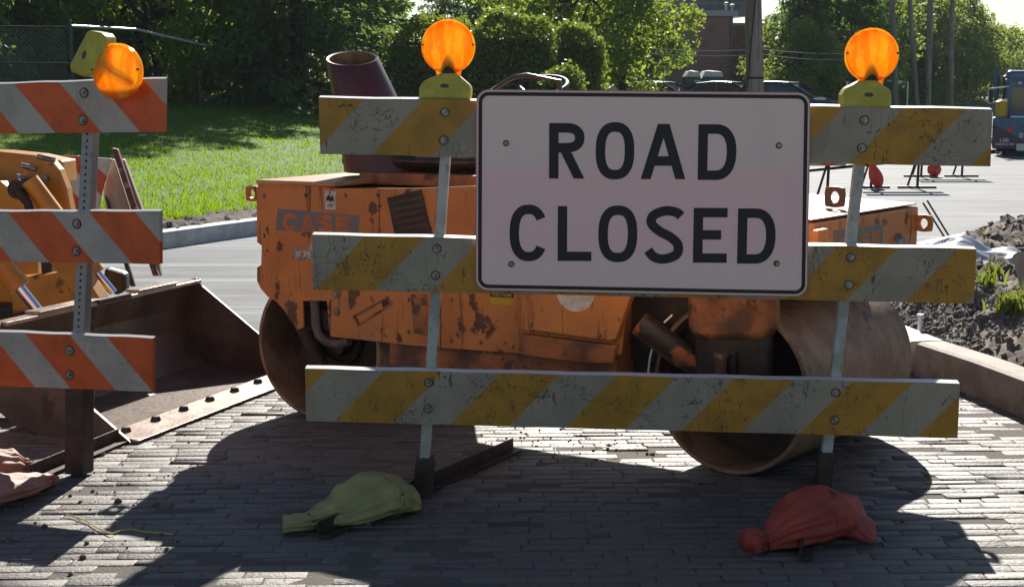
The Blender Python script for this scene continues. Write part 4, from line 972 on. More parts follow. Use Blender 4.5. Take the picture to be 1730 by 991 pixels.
# lettering on the end face (in v-z plane): use a rotated frame whose ex runs along FF.ey
FE = Fr(FF.O + FF.ex * u1, 37.5 - 90)
def pe(x, y): return FE.px(x, y, 0)
dq = plate(FE, ((1408, 389), (1491, 379), (1491, 420), (1408, 430)), 0, .0012, m_grey, 'maker_plate')
a, b, c = pe(1414, 422), pe(1486, 422), pe(1414, 392)
mb = MB(FE); word(mb, 'CASE', a[0] + .005, b[0] - .005, (a[1] + b[1]) / 2, abs(c[1] - a[1]) * .9, .016, -.0024, -.001, .0, .18); mb.build('lettering', m_decor, dq)
a = pe(1516, 412); mb = MB(FE); mb.lathe([(0, -.03), (.03, -.03), (.042, -.02), (.045, 0)], (a[0], 0, a[1]), 'y', 20); mb.build('lamp', m_bolt, rol, smooth=True)
a = pe(1375, 400); mb = MB(FE); mb.box((a[0], -.02, a[1]), (.09, .04, .06)); mb.build('bracket', m_or, rol, bevel=.006)
# yoke arm on the near side of the front drum
yk = [FF.px(x, y, -.06) for x, y in ((1156, 430), (1302, 430), (1302, 555), (1290, 577), (1175, 577), (1158, 555))]
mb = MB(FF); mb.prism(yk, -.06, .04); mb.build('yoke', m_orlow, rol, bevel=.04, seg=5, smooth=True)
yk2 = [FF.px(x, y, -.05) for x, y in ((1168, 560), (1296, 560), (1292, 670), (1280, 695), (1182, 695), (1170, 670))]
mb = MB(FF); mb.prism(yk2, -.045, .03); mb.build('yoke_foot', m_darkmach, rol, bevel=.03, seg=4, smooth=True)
mb = MB(FR); mb.box((uR_ + .12, .22, .33), (.46, .14, .20)); mb.build('drawbar', m_darkmach, rol, bevel=.02)
a = FF.px(1224, 610, -.062); mb = MB(FF); mb.box((a[0], -.062, a[1] - .012), (.098, .004, .115)); mb.build('yoke_recess', m_darkmach, rol)
mb = MB(FF); mb.tube([(a[0], -.088, a[1] + .035), (a[0], -.088, a[1] + .020)], .030, 12); mb.tube([(a[0], -.088, a[1] + .020), (a[0], -.088, a[1] - .045)], .022, 12); mb.tube([(a[0], -.088, a[1] - .045), (a[0], -.088, a[1] - .062)], .030, 12); mb.build('pivot_bolt', m_rustbar, rol, smooth=True)
mb = MB(FF); mb.box((0, .35, .60), (.30, .6, .10)); mb.build('front_underframe', m_darkmach, rol)
# steering cylinder and the dark articulation joint
p0 = at(1080, 545, 5.60); p1 = at(1205, 640, 5.52)
mb = MB(); mb.tube([tuple(p0), tuple(p0.lerp(p1, .62)), tuple(p0.lerp(p1, .64)), tuple(p1)], [.052, .052, .046, .044], 14); mb.build('steering_cylinder', m_grime, rol, smooth=True)
j0 = FR.px(1050, 450, .4); mb = MB(FR); mb.box((uR_ + .10, .30, .56), (.50, .36, .34)); mb.build('articulation_joint', m_darkmach, rol, bevel=.03)
mb = MB(FR); mb.box((uR_ + .08, .25, .84), (.34, .45, .22)); mb.build('link_frame', m_or, rol, bevel=.03)
mb = MB(); mb.tube([tuple(at(1158, 508, 5.7)), tuple(at(1140, 528, 5.7)), tuple(at(1122, 545, 5.7))], .005, 6); mb.build('thin_cable', m_galv, rol)
mb = MB(); mb.tube([tuple(at(1103, 585, 5.6)), tuple(at(1098, 605, 5.6)), tuple(at(1095, 630, 5.6))], .005, 6); mb.build('thin_cable', m_galv, rol)
# ================================================================== LOADER WITH BUCKET (left)
lp = G(215, 750); LP = Vector((lp.x, lp.y, 0))
# local frame: w along the lip (away from camera), d away from the lip (left), z up
wv = Vector((.345, .94, 0)).normalized(); dv = Vector((-wv.y, wv.x, 0))
class LF(Fr):
    def __init__(s): s.O = LP; s.ex = dv; s.ey = wv; s.ez = Vector((0, 0, 1))
FLD = LF()
BW_, BD, BH = 1.60, .66, .475
ld = empty('loader', LP, 'yellow wheel loader, its worn steel bucket resting open on the bricks at the left', 'loader')
prof = [(0.02, .012), (.20, .010), (.45, .012), (.58, .045), (.67, .12), (.715, .22), (.72, .34), (.685, BH)]
mb = MB(FLD); th = .014
outer = []
for i, (d_, z) in enumerate(prof):
    a = Vector(prof[max(0, i - 1)]); b = Vector(prof[min(len(prof) - 1, i + 1)]); n_ = Vector((b.y - a.y, -(b.x - a.x))).normalized(); outer.append((d_ + n_.x * th, max(.001, z + n_.y * th)))
mb.prism(prof + outer[::-1], 0, BW_); bk = mb.build('bucket', m_bucket, ld)
for w_ in (0, BW_ - .016):
    mb = MB(FLD); pts = [(-.02, .006), (.10, .002), (.45, .002), (.60, .04), (.69, .11), (.735, .22), (.74, .34), (.70, BH + .012), (.655, BH + .022), (.62, BH - .02), (.31, .235)]
    mb.prism(pts, w_ - .001, w_ + .017); mb.build('side_plate', m_bucket, bk, bevel=.002)
mb = MB(FLD); mb.prism([(-.045, .016), (-.04, .004), (.13, .015), (.13, .030), (.115, .034)], .018, BW_ - .018); ce = mb.build('cutting_edge', m_edge, bk, bevel=.001)
for k in range(7):
    w_ = .10 + k * .225; mb = MB(FLD); mb.lathe([(0, .050), (.016, .048), (.022, .036), (.024, .026)], (.075, w_, 0), 'z', 12); mb.build('bolt', m_darkmach, ce, smooth=True)
mb = MB(FLD); mb.box((.655, BW_ / 2, BH + .006), (.075, BW_ - .04, .018)); mb.build('top_lip', m_edge, bk, bevel=.003)
for w0, w1 in ((.25, .70), (1.02, 1.36)):
    mb = MB(FLD); mb.box((.665, (w0 + w1) / 2, BH + .022), (.085, w1 - w0, .014)); mb.build('lip_plate', m_edge, bk, bevel=.002)
mb = MB(FLD); mb.box((.615, .80, BH + .014), (.012, .26, .022)); mb.build('grab_bar', m_darkmach, bk)
# arms, tilt cylinders, front frame and body going away to the left
def lf(d_, w_, z): return (d_, w_, z)
def armside(w_, nm='lift_arm'):
    mb = MB(FLD); pts = [(.70, .10), (.82, .10), (1.02, .42), (1.30, .80), (1.62, 1.02), (2.2, 1.05), (2.2, .90), (1.66, .86), (1.42, .70), (1.10, .34), (.98, .06), (.74, .02)]
    mb.prism(pts, w_, w_ + .09); return mb.build(nm, m_loader, ld, bevel=.006)
armside(.20); armside(1.22)
def cyl(px0, px1, px2, Y0, Y2, rb, rr):
    a = at(*px0, Y0); c = at(*px2, Y2); d_ = (c - a); k = (px1[1] - px0[1]) / (px2[1] - px0[1]); b = a + d_ * k
    mb = MB(); mb.tube([tuple(a), tuple(b)], rb, 18); mb.tube([tuple(b - d_.normalized() * .03), tuple(b + d_.normalized() * .012)], rb * 1.12, 18); cb = mb.build('hydraulic_cylinder', m_loader, ld, smooth=True)
    mb = MB(); mb.tube([tuple(b), tuple(c)], rr, 16); mb.build('rod', m_chrome, cb, smooth=True)
cyl((-15, 425), (36, 482), (64, 524), 6.75, 6.75, .052, .026)
cyl((130, 420), (168, 458), (192, 494), 7.6, 7.6, .045, .022)
# rounded bell crank and its cylinder seen above the middle board
def plateY(px_pts, Y, th, m, nm, bev=.006):
    P = [at(x, y, Y) for x, y in px_pts]; mb = MB(); mb.prism([(p.x, p.z) for p in P], Y, Y + th); return mb.build(nm, m, ld, bevel=bev)
plateY([(46, 270), (64, 262), (84, 268), (100, 287), (112, 318), (120, 360), (124, 400), (60, 400), (44, 330), (36, 300)], 7.3, .10, m_loader, 'bell_crank', .012)
p = at(38, 318, 7.2); mb = MB(); mb.tube([(p.x, 7.12, p.z), (p.x, 7.35, p.z)], .050, 18); mb.build('pivot_pin', m_darkmach, ld, smooth=True)
p = at(68, 303, 7.2); mb = MB(); mb.tube([(p.x, 7.26, p.z), (p.x, 7.35, p.z)], .016, 14); mb.build('pivot_pin', m_bolt, ld, smooth=True)
for px, py, l in ((80, 268, .11), (50, 283, .10), (40, 302, .08)):
    p = at(px, py, 7.25); mb = MB(); mb.tube([(p.x - l * .45, p.y, p.z + .012), (p.x + l * .35, p.y, p.z - .008)], .014, 12); mb.build('hose_fitting', m_bolt, ld, smooth=True)
a = at(50, 305, 7.15); b = at(110, 385, 7.15); mb = MB(); mb.tube([tuple(a), tuple(b)], .047, 16); mb.build('hydraulic_cylinder', m_loader, ld, smooth=True)
a = at(28, 322, 7.1); b = at(52, 362, 7.1); mb = MB(); mb.tube([tuple(a), tuple(a.lerp(b, .5) + Vector((.02, 0, .0))), tuple(b)], .022, 10); mb.build('hose', m_darkmach, ld, smooth=True)
plateY([(-260, 245), (0, 256), (58, 262), (106, 272), (108, 310), (-260, 330)], 7.9, .25, m_loader, 'front_frame', .01)
plateY([(-300, 330), (60, 318), (64, 470), (110, 512), (-300, 540)], 7.75, .3, m_loader, 'front_frame', .01)
plateY([(20, 470), (150, 455), (158, 505), (20, 530)], 7.5, .12, m_loader, 'cross_member', .01)
plateY([(-300, 500), (60, 520), (60, 640), (-300, 640)], 7.6, .6, m_darkmach, 'axle_housing', .02)
plateY([(176, 452), (212, 462), (213, 490), (196, 500), (172, 485)], 7.95, .10, m_darkmach, 'lower_link', .02)
plateY([(66, 400), (86, 400), (88, 512), (72, 512)], 7.6, .1, m_darkmach, 'dark_bracket', .01)
plateY([(150, 455), (172, 470), (176, 500), (158, 505)], 7.7, .08, m_loader, 'small_bracket', .006)
# body and wheels out to the left, real machine
hb = at(-420, 180, 8.2)
mb = MB(); mb.box((hb.x - .9, 8.5, .95), (2.0, 1.1, .75)); mb.build('engine_hood', m_loader, ld, bevel=.06, seg=3)
mb = MB(); mb.box((hb.x - 1.2, 8.5, 1.85), (1.1, 1.1, 1.1)); mb.build('cab', m_glass, ld, bevel=.04)
mb = MB(); mb.box((hb.x - 1.2, 8.5, 2.45), (1.3, 1.3, .10)); mb.build('cab_roof', m_loader, ld, bevel=.03)
for x, y in ((-.2, 7.75), (-.2, 9.2), (-1.9, 7.75), (-1.9, 9.2)):
    mb = MB(); mb.lathe([(.12, -.15), (.30, -.16), (.46, -.15), (.50, -.10), (.50, .10), (.46, .15), (.30, .16), (.12, .15)], (hb.x + x, y, .50), 'y', 32); tw = mb.build('wheel', m_tyre, ld, smooth=True)
    mb = MB(); mb.lathe([(0, -.12), (.20, -.12), (.29, -.165), (.29, .165), (.2, .12), (0, .12)], (hb.x + x, y, .50), 'y', 24); mb.build('rim', m_loader, tw, smooth=True)
# ------------------------------------------------------------------ small A-frame barricade behind the loader
ag = G(175, 440); YA = 10.6
af = empty('barricade', (at(190, 480, YA).x, YA, 0), 'small leaning barricade with red and white striped board and wooden legs behind the loader', 'barricade')
def pY(px_pts, Y, th, m, nm, par, bev=.004, uv=None):
    P = [at(x, y, Y) for x, y in px_pts]; mb = MB(); mb.prism([(p.x, p.z) for p in P], Y, Y + th); return mb.build(nm, m, par, bevel=bev, uv=uv)
m_rw = mat('red_white_sheeting', (0, 0, 0), rough=.45, setup=stripe_setup((.55, .07, .05), (.52, .50, .48)))
pY([(106, 262), (188, 268), (171, 326), (160, 400), (112, 400)], YA - .35, .03, m_rw, 'board', af, uv=lambda c: ((c.x + c.z) / .36 + .12, c.z))
pY([(189, 268), (193, 270), (226, 372), (234, 395), (185, 395), (174, 325)], YA - .28, .03, m_wood, 'back_board', af)
pY([(188, 250), (198, 252), (248, 400), (268, 466), (258, 466), (236, 400)], YA - .36, .05, m_rustbar, 'leg', af)
pY([(204, 268), (210, 270), (264, 420), (273, 466), (262, 466), (232, 370)], YA - .30, .05, m_wood, 'leg', af)
pY([(176, 330), (183, 340), (228, 484), (220, 484)], YA - .30, .04, m_rustpost, 'leg', af)
pY([(120, 264), (132, 262), (112, 400), (100, 400)], YA - .25, .04, m_wood, 'leg', af)
# ================================================================== BACKGROUND
def gp(px, Y): p = at(px, 200, Y); return Vector((p.x, Y, gz(p.x, Y)))
def leafcards(C, n, spread, size, rng, flat=1.0, droop=0.0):
    """n leaf quads scattered round clump centres C (k,4: x y z r)"""
    idx = rng.integers(0, len(C), n); c = C[idx, :3]; r = C[idx, 3:4]
    d = rng.normal(0, 1, (n, 3)); d /= np.linalg.norm(d, axis=1, keepdims=True); P = c + d * r * rng.random((n, 1)) ** .45 * np.array([1, 1, flat])
    a = rng.normal(0, 1, (n, 3)); a /= np.linalg.norm(a, axis=1, keepdims=True); b = np.cross(a, rng.normal(0, 1, (n, 3))); b /= np.linalg.norm(b, axis=1, keepdims=True)
    s = size * rng.uniform(.5, 1.3, (n, 1)); V = np.stack([P - a * s * .6, P + b * s * .36, P + a * s * .6 - np.array([0, 0, droop]) * s, P - b * s * .36], 1)
    return V
def limbs(mb, base, C, r0, rng, hfrac=.3):
    H = C[:, 2].max(); fork = Vector((base[0] + .1, base[1], base[2] + H * hfrac)); top = Vector((base[0] + rng.normal() * .3, base[1] + rng.normal() * .3, H * .88))
    mb.tube([tuple(base), (base[0] + .04, base[1], base[2] + H * .12), tuple(fork), tuple(fork.lerp(top, .5) + Vector((.15, .1, 0))), tuple(top)], [r0 * 1.25, r0, r0 * .8, r0 * .45, r0 * .12], 12)
    for c in C[:: max(1, len(C) // 22)]:
        t = rng.uniform(0, .75); s = fork.lerp(top, t) if c[2] > fork.z else Vector((base[0], base[1], base[2] + max(.4, c[2] * .7)))
        e = Vector(c[:3]); m_ = s.lerp(e, .5) + Vector((0, 0, .25)); mb.tube([tuple(s), tuple(m_), tuple(e)], [r0 * .34, r0 * .2, r0 * .07], 6)
def deciduous(name, H, W, z0, nleaf, size, m, seed, label, group):
    rng = np.random.default_rng(seed); k = 75; C = []
    while len(C) < k:
        d = rng.uniform(-1, 1, 3)
        rr = np.linalg.norm(d)
        if rr > 1 or rr < .45: continue
        z = z0 + (d[2] * .5 + .5) * (H - z0); prof = math.sin(math.pi * min(.95, .16 + .80 * (z - z0) / (H - z0))) ** .6
        C.append((d[0] * W * prof, d[1] * W * prof, z, rng.uniform(.45, .95) * W / 3.2))
    C = np.array(C); t = empty(name, (0, 0, 0), label, 'tree', group)
    V = leafcards(C, nleaf, 1, size, rng); np_mesh('crown', V.reshape(-1, 3), np.arange(len(V) * 4).reshape(-1, 4), m, t)
    mb = MB(); limbs(mb, (0, 0, -.3), C, .10 + H * .014, rng); mb.build('trunk', m_bark, t, smooth=True)
    return t
def conifer(name, H, W, z0, nleaf, size, m, seed, label, group):
    rng = np.random.default_rng(seed); t = empty(name, (0, 0, 0), label, 'tree', group); mb = MB()
    mb.tube([(0, 0, -.3), (0, 0, H * .4), (0, 0, H)], [.09 + H * .013, .06 + H * .008, .02], 10); C = []
    z = z0
    while z < H - .2:
        L = W * (1 - (z - z0) / (H - z0)) ** .8 + .15; nb = 7 + int(rng.integers(0, 4))
        for b in range(nb):
            a = rng.uniform(0, 2 * math.pi); l = L * rng.uniform(.72, 1.12); e = Vector((math.cos(a) * l, math.sin(a) * l, z - l * .16)); mb.tube([(0, 0, z), tuple(e)], [.035, .008], 4, caps=False)
            for q in np.linspace(.22, 1, max(3, int(l * 3))): C.append((e.x * q, e.y * q, z - l * .16 * q - .03, .16 + .24 * (1 - q) + .10 * l / W))
        z += .34 + .02 * z
    mb.build('trunk', m_bark, t, smooth=True); C = np.array(C)
    idx = rng.integers(0, len(C), nleaf); c = C[idx]; n = nleaf
    rad = np.stack([c[:, 0], c[:, 1]], 1); rl = np.linalg.norm(rad, axis=1, keepdims=True) + 1e-6; rad = rad / rl
    P = c[:, :3] + rng.normal(0, 1, (n, 3)) * c[:, 3:4] * np.array([.75, .75, .30])
    d = np.stack([rad[:, 0], rad[:, 1], np.full(n, -.35)], 1) + rng.normal(0, .55, (n, 3)); d /= np.linalg.norm(d, axis=1, keepdims=True)
    b = np.cross(d, rng.normal(0, 1, (n, 3))); b /= np.linalg.norm(b, axis=1, keepdims=True); s = size * rng.uniform(.6, 1.4, (n, 1))
    V = np.stack([P, P + d * s * .5 + b * s * .16, P + d * s, P + d * s * .5 - b * s * .16], 1)
    np_mesh('crown', V.reshape(-1, 3), np.arange(n * 4).reshape(-1, 4), m, t); return t
TG = 'trees beyond the lawn and the road'
pd1 = deciduous('leafy_tree', 9.5, 3.4, .9, 9500, .19, m_leaf1, 21, 'bright green leafy tree', TG)
pd2 = deciduous('leafy_tree', 13, 5.2, 1.4, 11000, .27, m_leaf2, 22, 'mid green leafy tree', TG)
pd3 = deciduous('leafy_tree', 8.5, 4.6, .3, 11000, .23, m_leaf2, 25, 'low leafy tree', TG)
pd4 = deciduous('leafy_tree', 6.2, 2.3, .5, 7500, .17, m_leaf1, 31, 'young leafy tree', TG)
pc1 = conifer('conifer', 13, 4.0, .5, 27000, .30, m_needle, 23, 'dark conifer', TG)
used = set()
def plant(proto, px, Y, sc, rot, label, dz=0.0, wz=1.0):
    t = proto if proto.name not in used else copy_tree(proto)
    used.add(proto.name); p = gp(px, Y); t.location = (p.x, p.y, p.z + dz); t.rotation_euler = (0, 0, rot); t.scale = (sc * wz, sc * wz, sc); t['label'] = label; return t
PL = [ (pc1, 20, 31, .9, 0, 'dark conifer at the far left behind the tall chain link fence'), (pc1, -130, 28, .95, 1, 'dark conifer outside the left edge, its branches reaching the corner'), (pc1, 110, 37, 1.0, 2, 'dark conifer just left of the bright leafy tree at the fence post'),
 (pd4, 262, 33.5, 1.0, 0, 'bright backlit leafy tree above the sloping fence rail'), (pd4, 180, 36, 1.05, 2.2, 'leafy tree partly behind the bright one at the sloping rail'),
 (pc1, 420, 43, .95, 3.3, 'broad conifer behind the grey box at the end of the sloping rail'), (pc1, 505, 35, .95, 4.2, 'large dark conifer on the lawn left of the trimmed hedge'), (pc1, 578, 42, .9, .7, 'dark conifer just behind the left end of the hedge'),
 (pc1, 752, 62, .72, 1.9, 'slender far conifer above the hedge by the left amber light'), (pc1, 835, 60, .8, 5.2, 'far conifer left of the brick chimney'), 
 (pd2, 930, 66, .8, .5, 'far leafy tree right of the brick chimney'), (pd1, 965, 43, .8, 4.1, 'leafy tree behind the right end of the hedge'), (pd1, 1050, 44, .66, 1.2, 'leafy tree touching the brick building on its left'), (pd3, 960, 54, .8, 3.0, 'spreading tree behind the trees at the hedge end'),  (pd3, 300, 70, .9, 1.7, 'far tree in the dark behind the fence on the left'),
 (pc1, 1345, 58, .95, 2.4, 'dark conifer right of the big utility pole'), (pc1, 1410, 60, 1.1, .9, 'dark conifer behind the parked cars'), (pd3, 1350, 54, .5, 1.1, 'low leafy tree beside the big utility pole'), (pc1, 1465, 70, 1.05, 5.5, 'dark conifer behind the right amber light'),
 (pd2, 1540, 82, .80, 1.4, 'tall leafy tree behind the row of slim poles'), (pd2, 1600, 84, .60, 3.6, 'leafy tree at the right end of the slim poles, its top against the sky'), (pd2, 1490, 90, .85, 4.4, 'far leafy tree between the conifer and the slim poles'),
 (pd3, 1560, 74, .78, 2.6, 'bushy tree low behind the slim poles'), (pd3, 1625, 78, .74, 5.1, 'bushy tree left of the truck mirror'), (pd3, 1500, 72, .72, .4, 'bushy dark tree below the right amber light'), (pd3, 1700, 92, .66, 4.7, 'low far tree above the truck cab'), (pd3, 1760, 95, .7, 1.3, 'low far tree at the right edge'), (pd2, 1690, 110, .52, 2.0, 'far tree behind the truck'), (pd3, 1440, 66, .7, 3.9, 'bushy tree in the dark left of the slim poles') ]
for a in PL:
    plant(*a, wz=(.9 if a[1] == 505 else .62) if a[0] is pc1 else 1.0)
# ---- trimmed hedges
def hedge(px0, px1, Y, ytop, dep, n, seed, label, zb=0):
    a, b = gp(px0, Y), gp(px1, Y); zt = at(0, ytop, Y).z; z0 = gz((a.x + b.x) / 2, Y) - .05; w_, h_ = b.x - a.x, zt - z0
    rng = np.random.default_rng(seed); 
    u = rng.random(n); f = rng.random(n); P = np.zeros((n, 3)); k = rng.integers(0, 10, n)
    x = (rng.random(n) - .5) * w_; y = (rng.random(n) - .5) * dep; z = rng.random(n) * h_
    front = k < 5; topf = (k >= 5) & (k < 8); left = k == 8; right = k == 9
    y[front] = -dep / 2; z[topf] = h_; x[left] = -w_ / 2; x[right] = w_ / 2
    # round the upper edges and add lumps
    def rnd(x, y, z):
        q = .13 * np.sin(x * 2.3 + seed) + .10 * np.sin(x * 5.1 + z * 3) + .05 * np.sin(x * 11.3); e = np.clip((z - h_ * .72) / (h_ * .28), 0, 1)
        ex = np.clip((np.abs(x) - w_ * .5 + .45) / .45, 0, 1); ey = np.clip((np.abs(y) - dep * .5 + .35) / .35, 0, 1)
        z = z - .22 * (ex ** 2 + ey ** 2 * .8) * e * 1.0 + q * e * .7; x = x * (1 - .03 * e) + 0; y = y * (1 + .05 * np.sin(x * 3 + z * 4)); return x, y, z
    x, y, z = rnd(x, y, z); P = np.stack([x, y, z], 1) + rng.normal(0, .06, (n, 3)) + np.stack([np.zeros(n), np.zeros(n), topf * np.abs(rng.normal(0, .06, n))], 1)
    C = np.concatenate([P, np.full((n, 1), .01)], 1)
    aa = rng.normal(0, 1, (n, 3)); aa /= np.linalg.norm(aa, axis=1, keepdims=True); bb = np.cross(aa, rng.normal(0, 1, (n, 3))); bb /= np.linalg.norm(bb, axis=1, keepdims=True); s = .085 * rng.uniform(.6, 1.3, (n, 1))
    V = np.stack([P - aa * s * .6, P + bb * s * .4, P + aa * s * .6, P - bb * s * .4], 1)
    t = empty('hedge', ((a.x + b.x) / 2, Y, z0), label, 'hedge', 'trimmed hedges on the lawn')
    np_mesh('foliage', V.reshape(-1, 3), np.arange(n * 4).reshape(-1, 4), m_hedge, t)
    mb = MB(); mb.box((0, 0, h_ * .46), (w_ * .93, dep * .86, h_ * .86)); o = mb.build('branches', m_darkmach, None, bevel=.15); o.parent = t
    return t
hedge(664, 800, 34.2, 48, 1.6, 9000, 1, 'trimmed hedge block behind the left amber light')
hedge(800, 935, 33.6, 40, 1.6, 10000, 2, 'tall trimmed hedge block in the middle, right of the left amber light')
hedge(940, 1016, 34.6, 55, 1.5, 6000, 3, 'shorter trimmed hedge block at the right end of the row')
hedge(918, 982, 31.0, 117, .9, 3000, 4, 'low rounded bush in front of the right hedge block')
# ---- chain link fence
fe = empty('chain_link_fence', gp(118, 26), 'chain link fence with a bright sloping top rail along the top of the lawn', 'fence')
mb = MB(); rp = [(118, 44, 26), (230, 50, 29), (335, 74.5, 32), (440, 93, 34.5)]
P = [at(*q) for q in rp]; mb.tube([tuple(p) for p in P], .030, 10); mb.build('top_rail', m_galv, fe, smooth=True)
lf_ = [at(-260, 43, 25.0), at(118, 46, 26)]; mb = MB(); mb.tube([tuple(p) for p in lf_], .018, 8); lo = [at(-260, 106, 25), at(118, 107, 26)]; mb.tube([tuple(p) for p in lo], .016, 8); mb.build('rail', m_darkpost, fe, smooth=True)
for x, y, Y in ((118, 38, 26), (335, 74, 32), (440, 93, 34.5), (-60, 38, 25.5)):
    p = at(x, y, Y); mb = MB(); mb.tube([(p.x, Y, gz(p.x, Y) - .1), tuple(p)], .032, 10); mb.lathe([(.036, 0), (.03, .03), (0, .045)], (p.x, Y, p.z), 'z', 10); mb.build('post', m_darkpost, fe, smooth=True)
def mesh_panel(A, B, topA, topB, pitch=.06, r=.0028):
    mb = MB(); L = (B - A).length; d = (B - A) / L; n = int(L / pitch); bm = mb.bm
    def seg(p, q):
        for off in (Vector((0, 0, r)),):
            v = [bm.verts.new(p - off), bm.verts.new(q - off), bm.verts.new(q + off), bm.verts.new(p + off)]; bm.faces.new(v)
    Hh = max(topA, topB)
    k = -int(Hh / pitch)
    while k < n:
        for sgn_ in (1, -1):
            s0 = k * pitch; z0, s1 = 0.0, s0 + Hh; z1 = Hh
            if s0 < 0: z0 = -s0; s0 = 0
            if s1 > L: z1 -= (s1 - L); s1 = L
            if z1 > z0:
                if sgn_ > 0: p, q = A + d * s0, A + d * s1
                else: p, q = A + d * (L - s0), A + d * (L - s1)
                seg(p + Vector((0, 0, z0 + p.z * 0)), q + Vector((0, 0, z1)))
        k += 1
    return mb.build('wire_mesh', m_link, fe, recalc=False)
A = gp(-60, 25.5); B = gp(118, 26); mesh_panel(A + Vector((0, 0, .02)), B + Vector((0, 0, .02)), lf_[0].z - A.z, lf_[1].z - B.z - .03, .085, .006)
A = gp(118, 26); B = gp(335, 32); mesh_panel(A + Vector((0, 0, .02)), B + Vector((0, 0, .02)), 1.0, 1.0, .10, .0035)
p = gp(383, 36); mb = MB(); mb.box((p.x, 36.3, p.z + .30), (1.42, .6, .72)); gb = mb.build('utility_cabinet', m_grey2, bevel=.02)
tag(gb, 'low grey box with a pale top edge behind the lawn under the sloping rail', 'cabinet')
mb = MB(); mb.box((p.x, 36.3, p.z + .675), (1.46, .64, .03)); mb.build('lid', m_fascia, gb)
# ---- brick buildings
def building(px, Y, wdt, dep, ztop, yaw, label, nm='brick_building'):
    p = gp(px, Y); t = empty(nm, (p.x, p.y, 0), label, 'building'); fr = Fr((p.x, p.y, 0), yaw); return t, fr
bt, fb = building(1235, 58, 0, 0, 0, -12, 'two storey brown brick building with a flat roof and a small white framed window')
zt = fb.px(1235, 25, 0)[1]; uW = fb.px(1120, 25, 0)[0] - 2.0
mb = MB(fb); mb.box((uW / 2, 5, zt / 2), (-uW, 10, zt)); mb.build('wall', m_wall, bt)
mb = MB(fb); mb.box((uW / 2, 5, zt + .04), (-uW + .3, 10.3, .22)); mb.build('roof', m_fascia, bt)
mb = MB(fb); mb.box((1.4, 6.2, (zt - .30) / 2), (2.8, 7.5, zt - .30)); mb.build('wing', m_wall, bt)
mb = MB(fb); mb.box((1.4, 6.2, zt - .25), (2.95, 7.7, .10)); mb.build('wing_roof', m_fascia, bt)
mb = MB(fb); mb.tube([(-.1, -.05, .2), (-.1, -.05, zt)], .04, 8); mb.build('downspout', m_grey2, bt)
wq = [fb.px(x, y, -.02) for x, y in ((1148, 80), (1167, 80), (1167, 109), (1148, 109))]
wu0, wu1, wz0, wz1 = wq[0][0], wq[1][0], wq[2][1], wq[0][1]
wn = MB(fb); wn.box(((wu0 + wu1) / 2, .0, (wz0 + wz1) / 2), (wu1 - wu0, .04, wz1 - wz0)); wo = wn.build('window', m_frame, bt)
for z_ in ((wz0 * .52 + wz1 * .48), ):
    hh = (wz1 - wz0) / 2 - .07
    for k in (0, 1): mb = MB(fb); mb.box(((wu0 + wu1) / 2, -.022, wz0 + .05 + hh / 2 + k * (hh + .04)), (wu1 - wu0 - .1, .01, hh)); mb.build('pane', m_glass, wo)
for px_, py_ in ((1227, 8), (1237, 11)):
    a = fb.px(px_, 24, 1.0); b = fb.px(px_, py_, 1.0); mb = MB(fb); mb.tube([(a[0], 1, a[1]), (b[0], 1, b[1])], .05, 8); mb.lathe([(.10, 0), (.11, .08), (0, .14)], (b[0], 1, b[1] - .02), 'z', 12); mb.build('roof_pipe', m_fascia, bt, smooth=True)
mb = MB(fb); q = fb.px(1180, 10, 3); mb.box((q[0] + .5, 4.5, zt + .6), (3.4, 2.6, 1.0)); mb.build('roof_unit', m_grey2, bt)
ht, fh = building(880, 66, 0, 0, 0, 5, 'dark roofed brick house mostly hidden behind the hedge, with a chimney', 'brick_house')
g0 = gz(fh.O.x, 66); mb = MB(fh); mb.box((0, 4, g0 + 1.3), (9, 8, 2.6)); mb.build('wall', m_wall, ht)
mb = MB(fh); mb.poly([(-5, -.5, g0 + 2.5), (5, -.5, g0 + 2.5), (4.6, 4, g0 + 3.6), (-4.6, 4, g0 + 3.6)]); mb.poly([(-5, 8.5, g0 + 2.5), (-4.6, 4, g0 + 3.6), (4.6, 4, g0 + 3.6), (5, 8.5, g0 + 2.5)]); mb.poly([(-5, -.5, g0 + 2.5), (-4.6, 4, g0 + 3.6), (-5, 8.5, g0 + 2.5)]); mb.poly([(5, -.5, g0 + 2.5), (5, 8.5, g0 + 2.5), (4.6, 4, g0 + 3.6)]); rf = mb.build('roof', m_roof, ht)
cz = fh.px(880, 4, 3)[1]; mb = MB(fh); mb.box((.1, 3, (g0 + 2.6 + cz) / 2), (.85, .7, cz - g0 - 2.6)); ch = mb.build('chimney', m_wall, rf); mb = MB(fh); mb.box((.1, 3, cz + .03), (.95, .8, .12)); mb.build('chimney_cap', m_roof, ch)
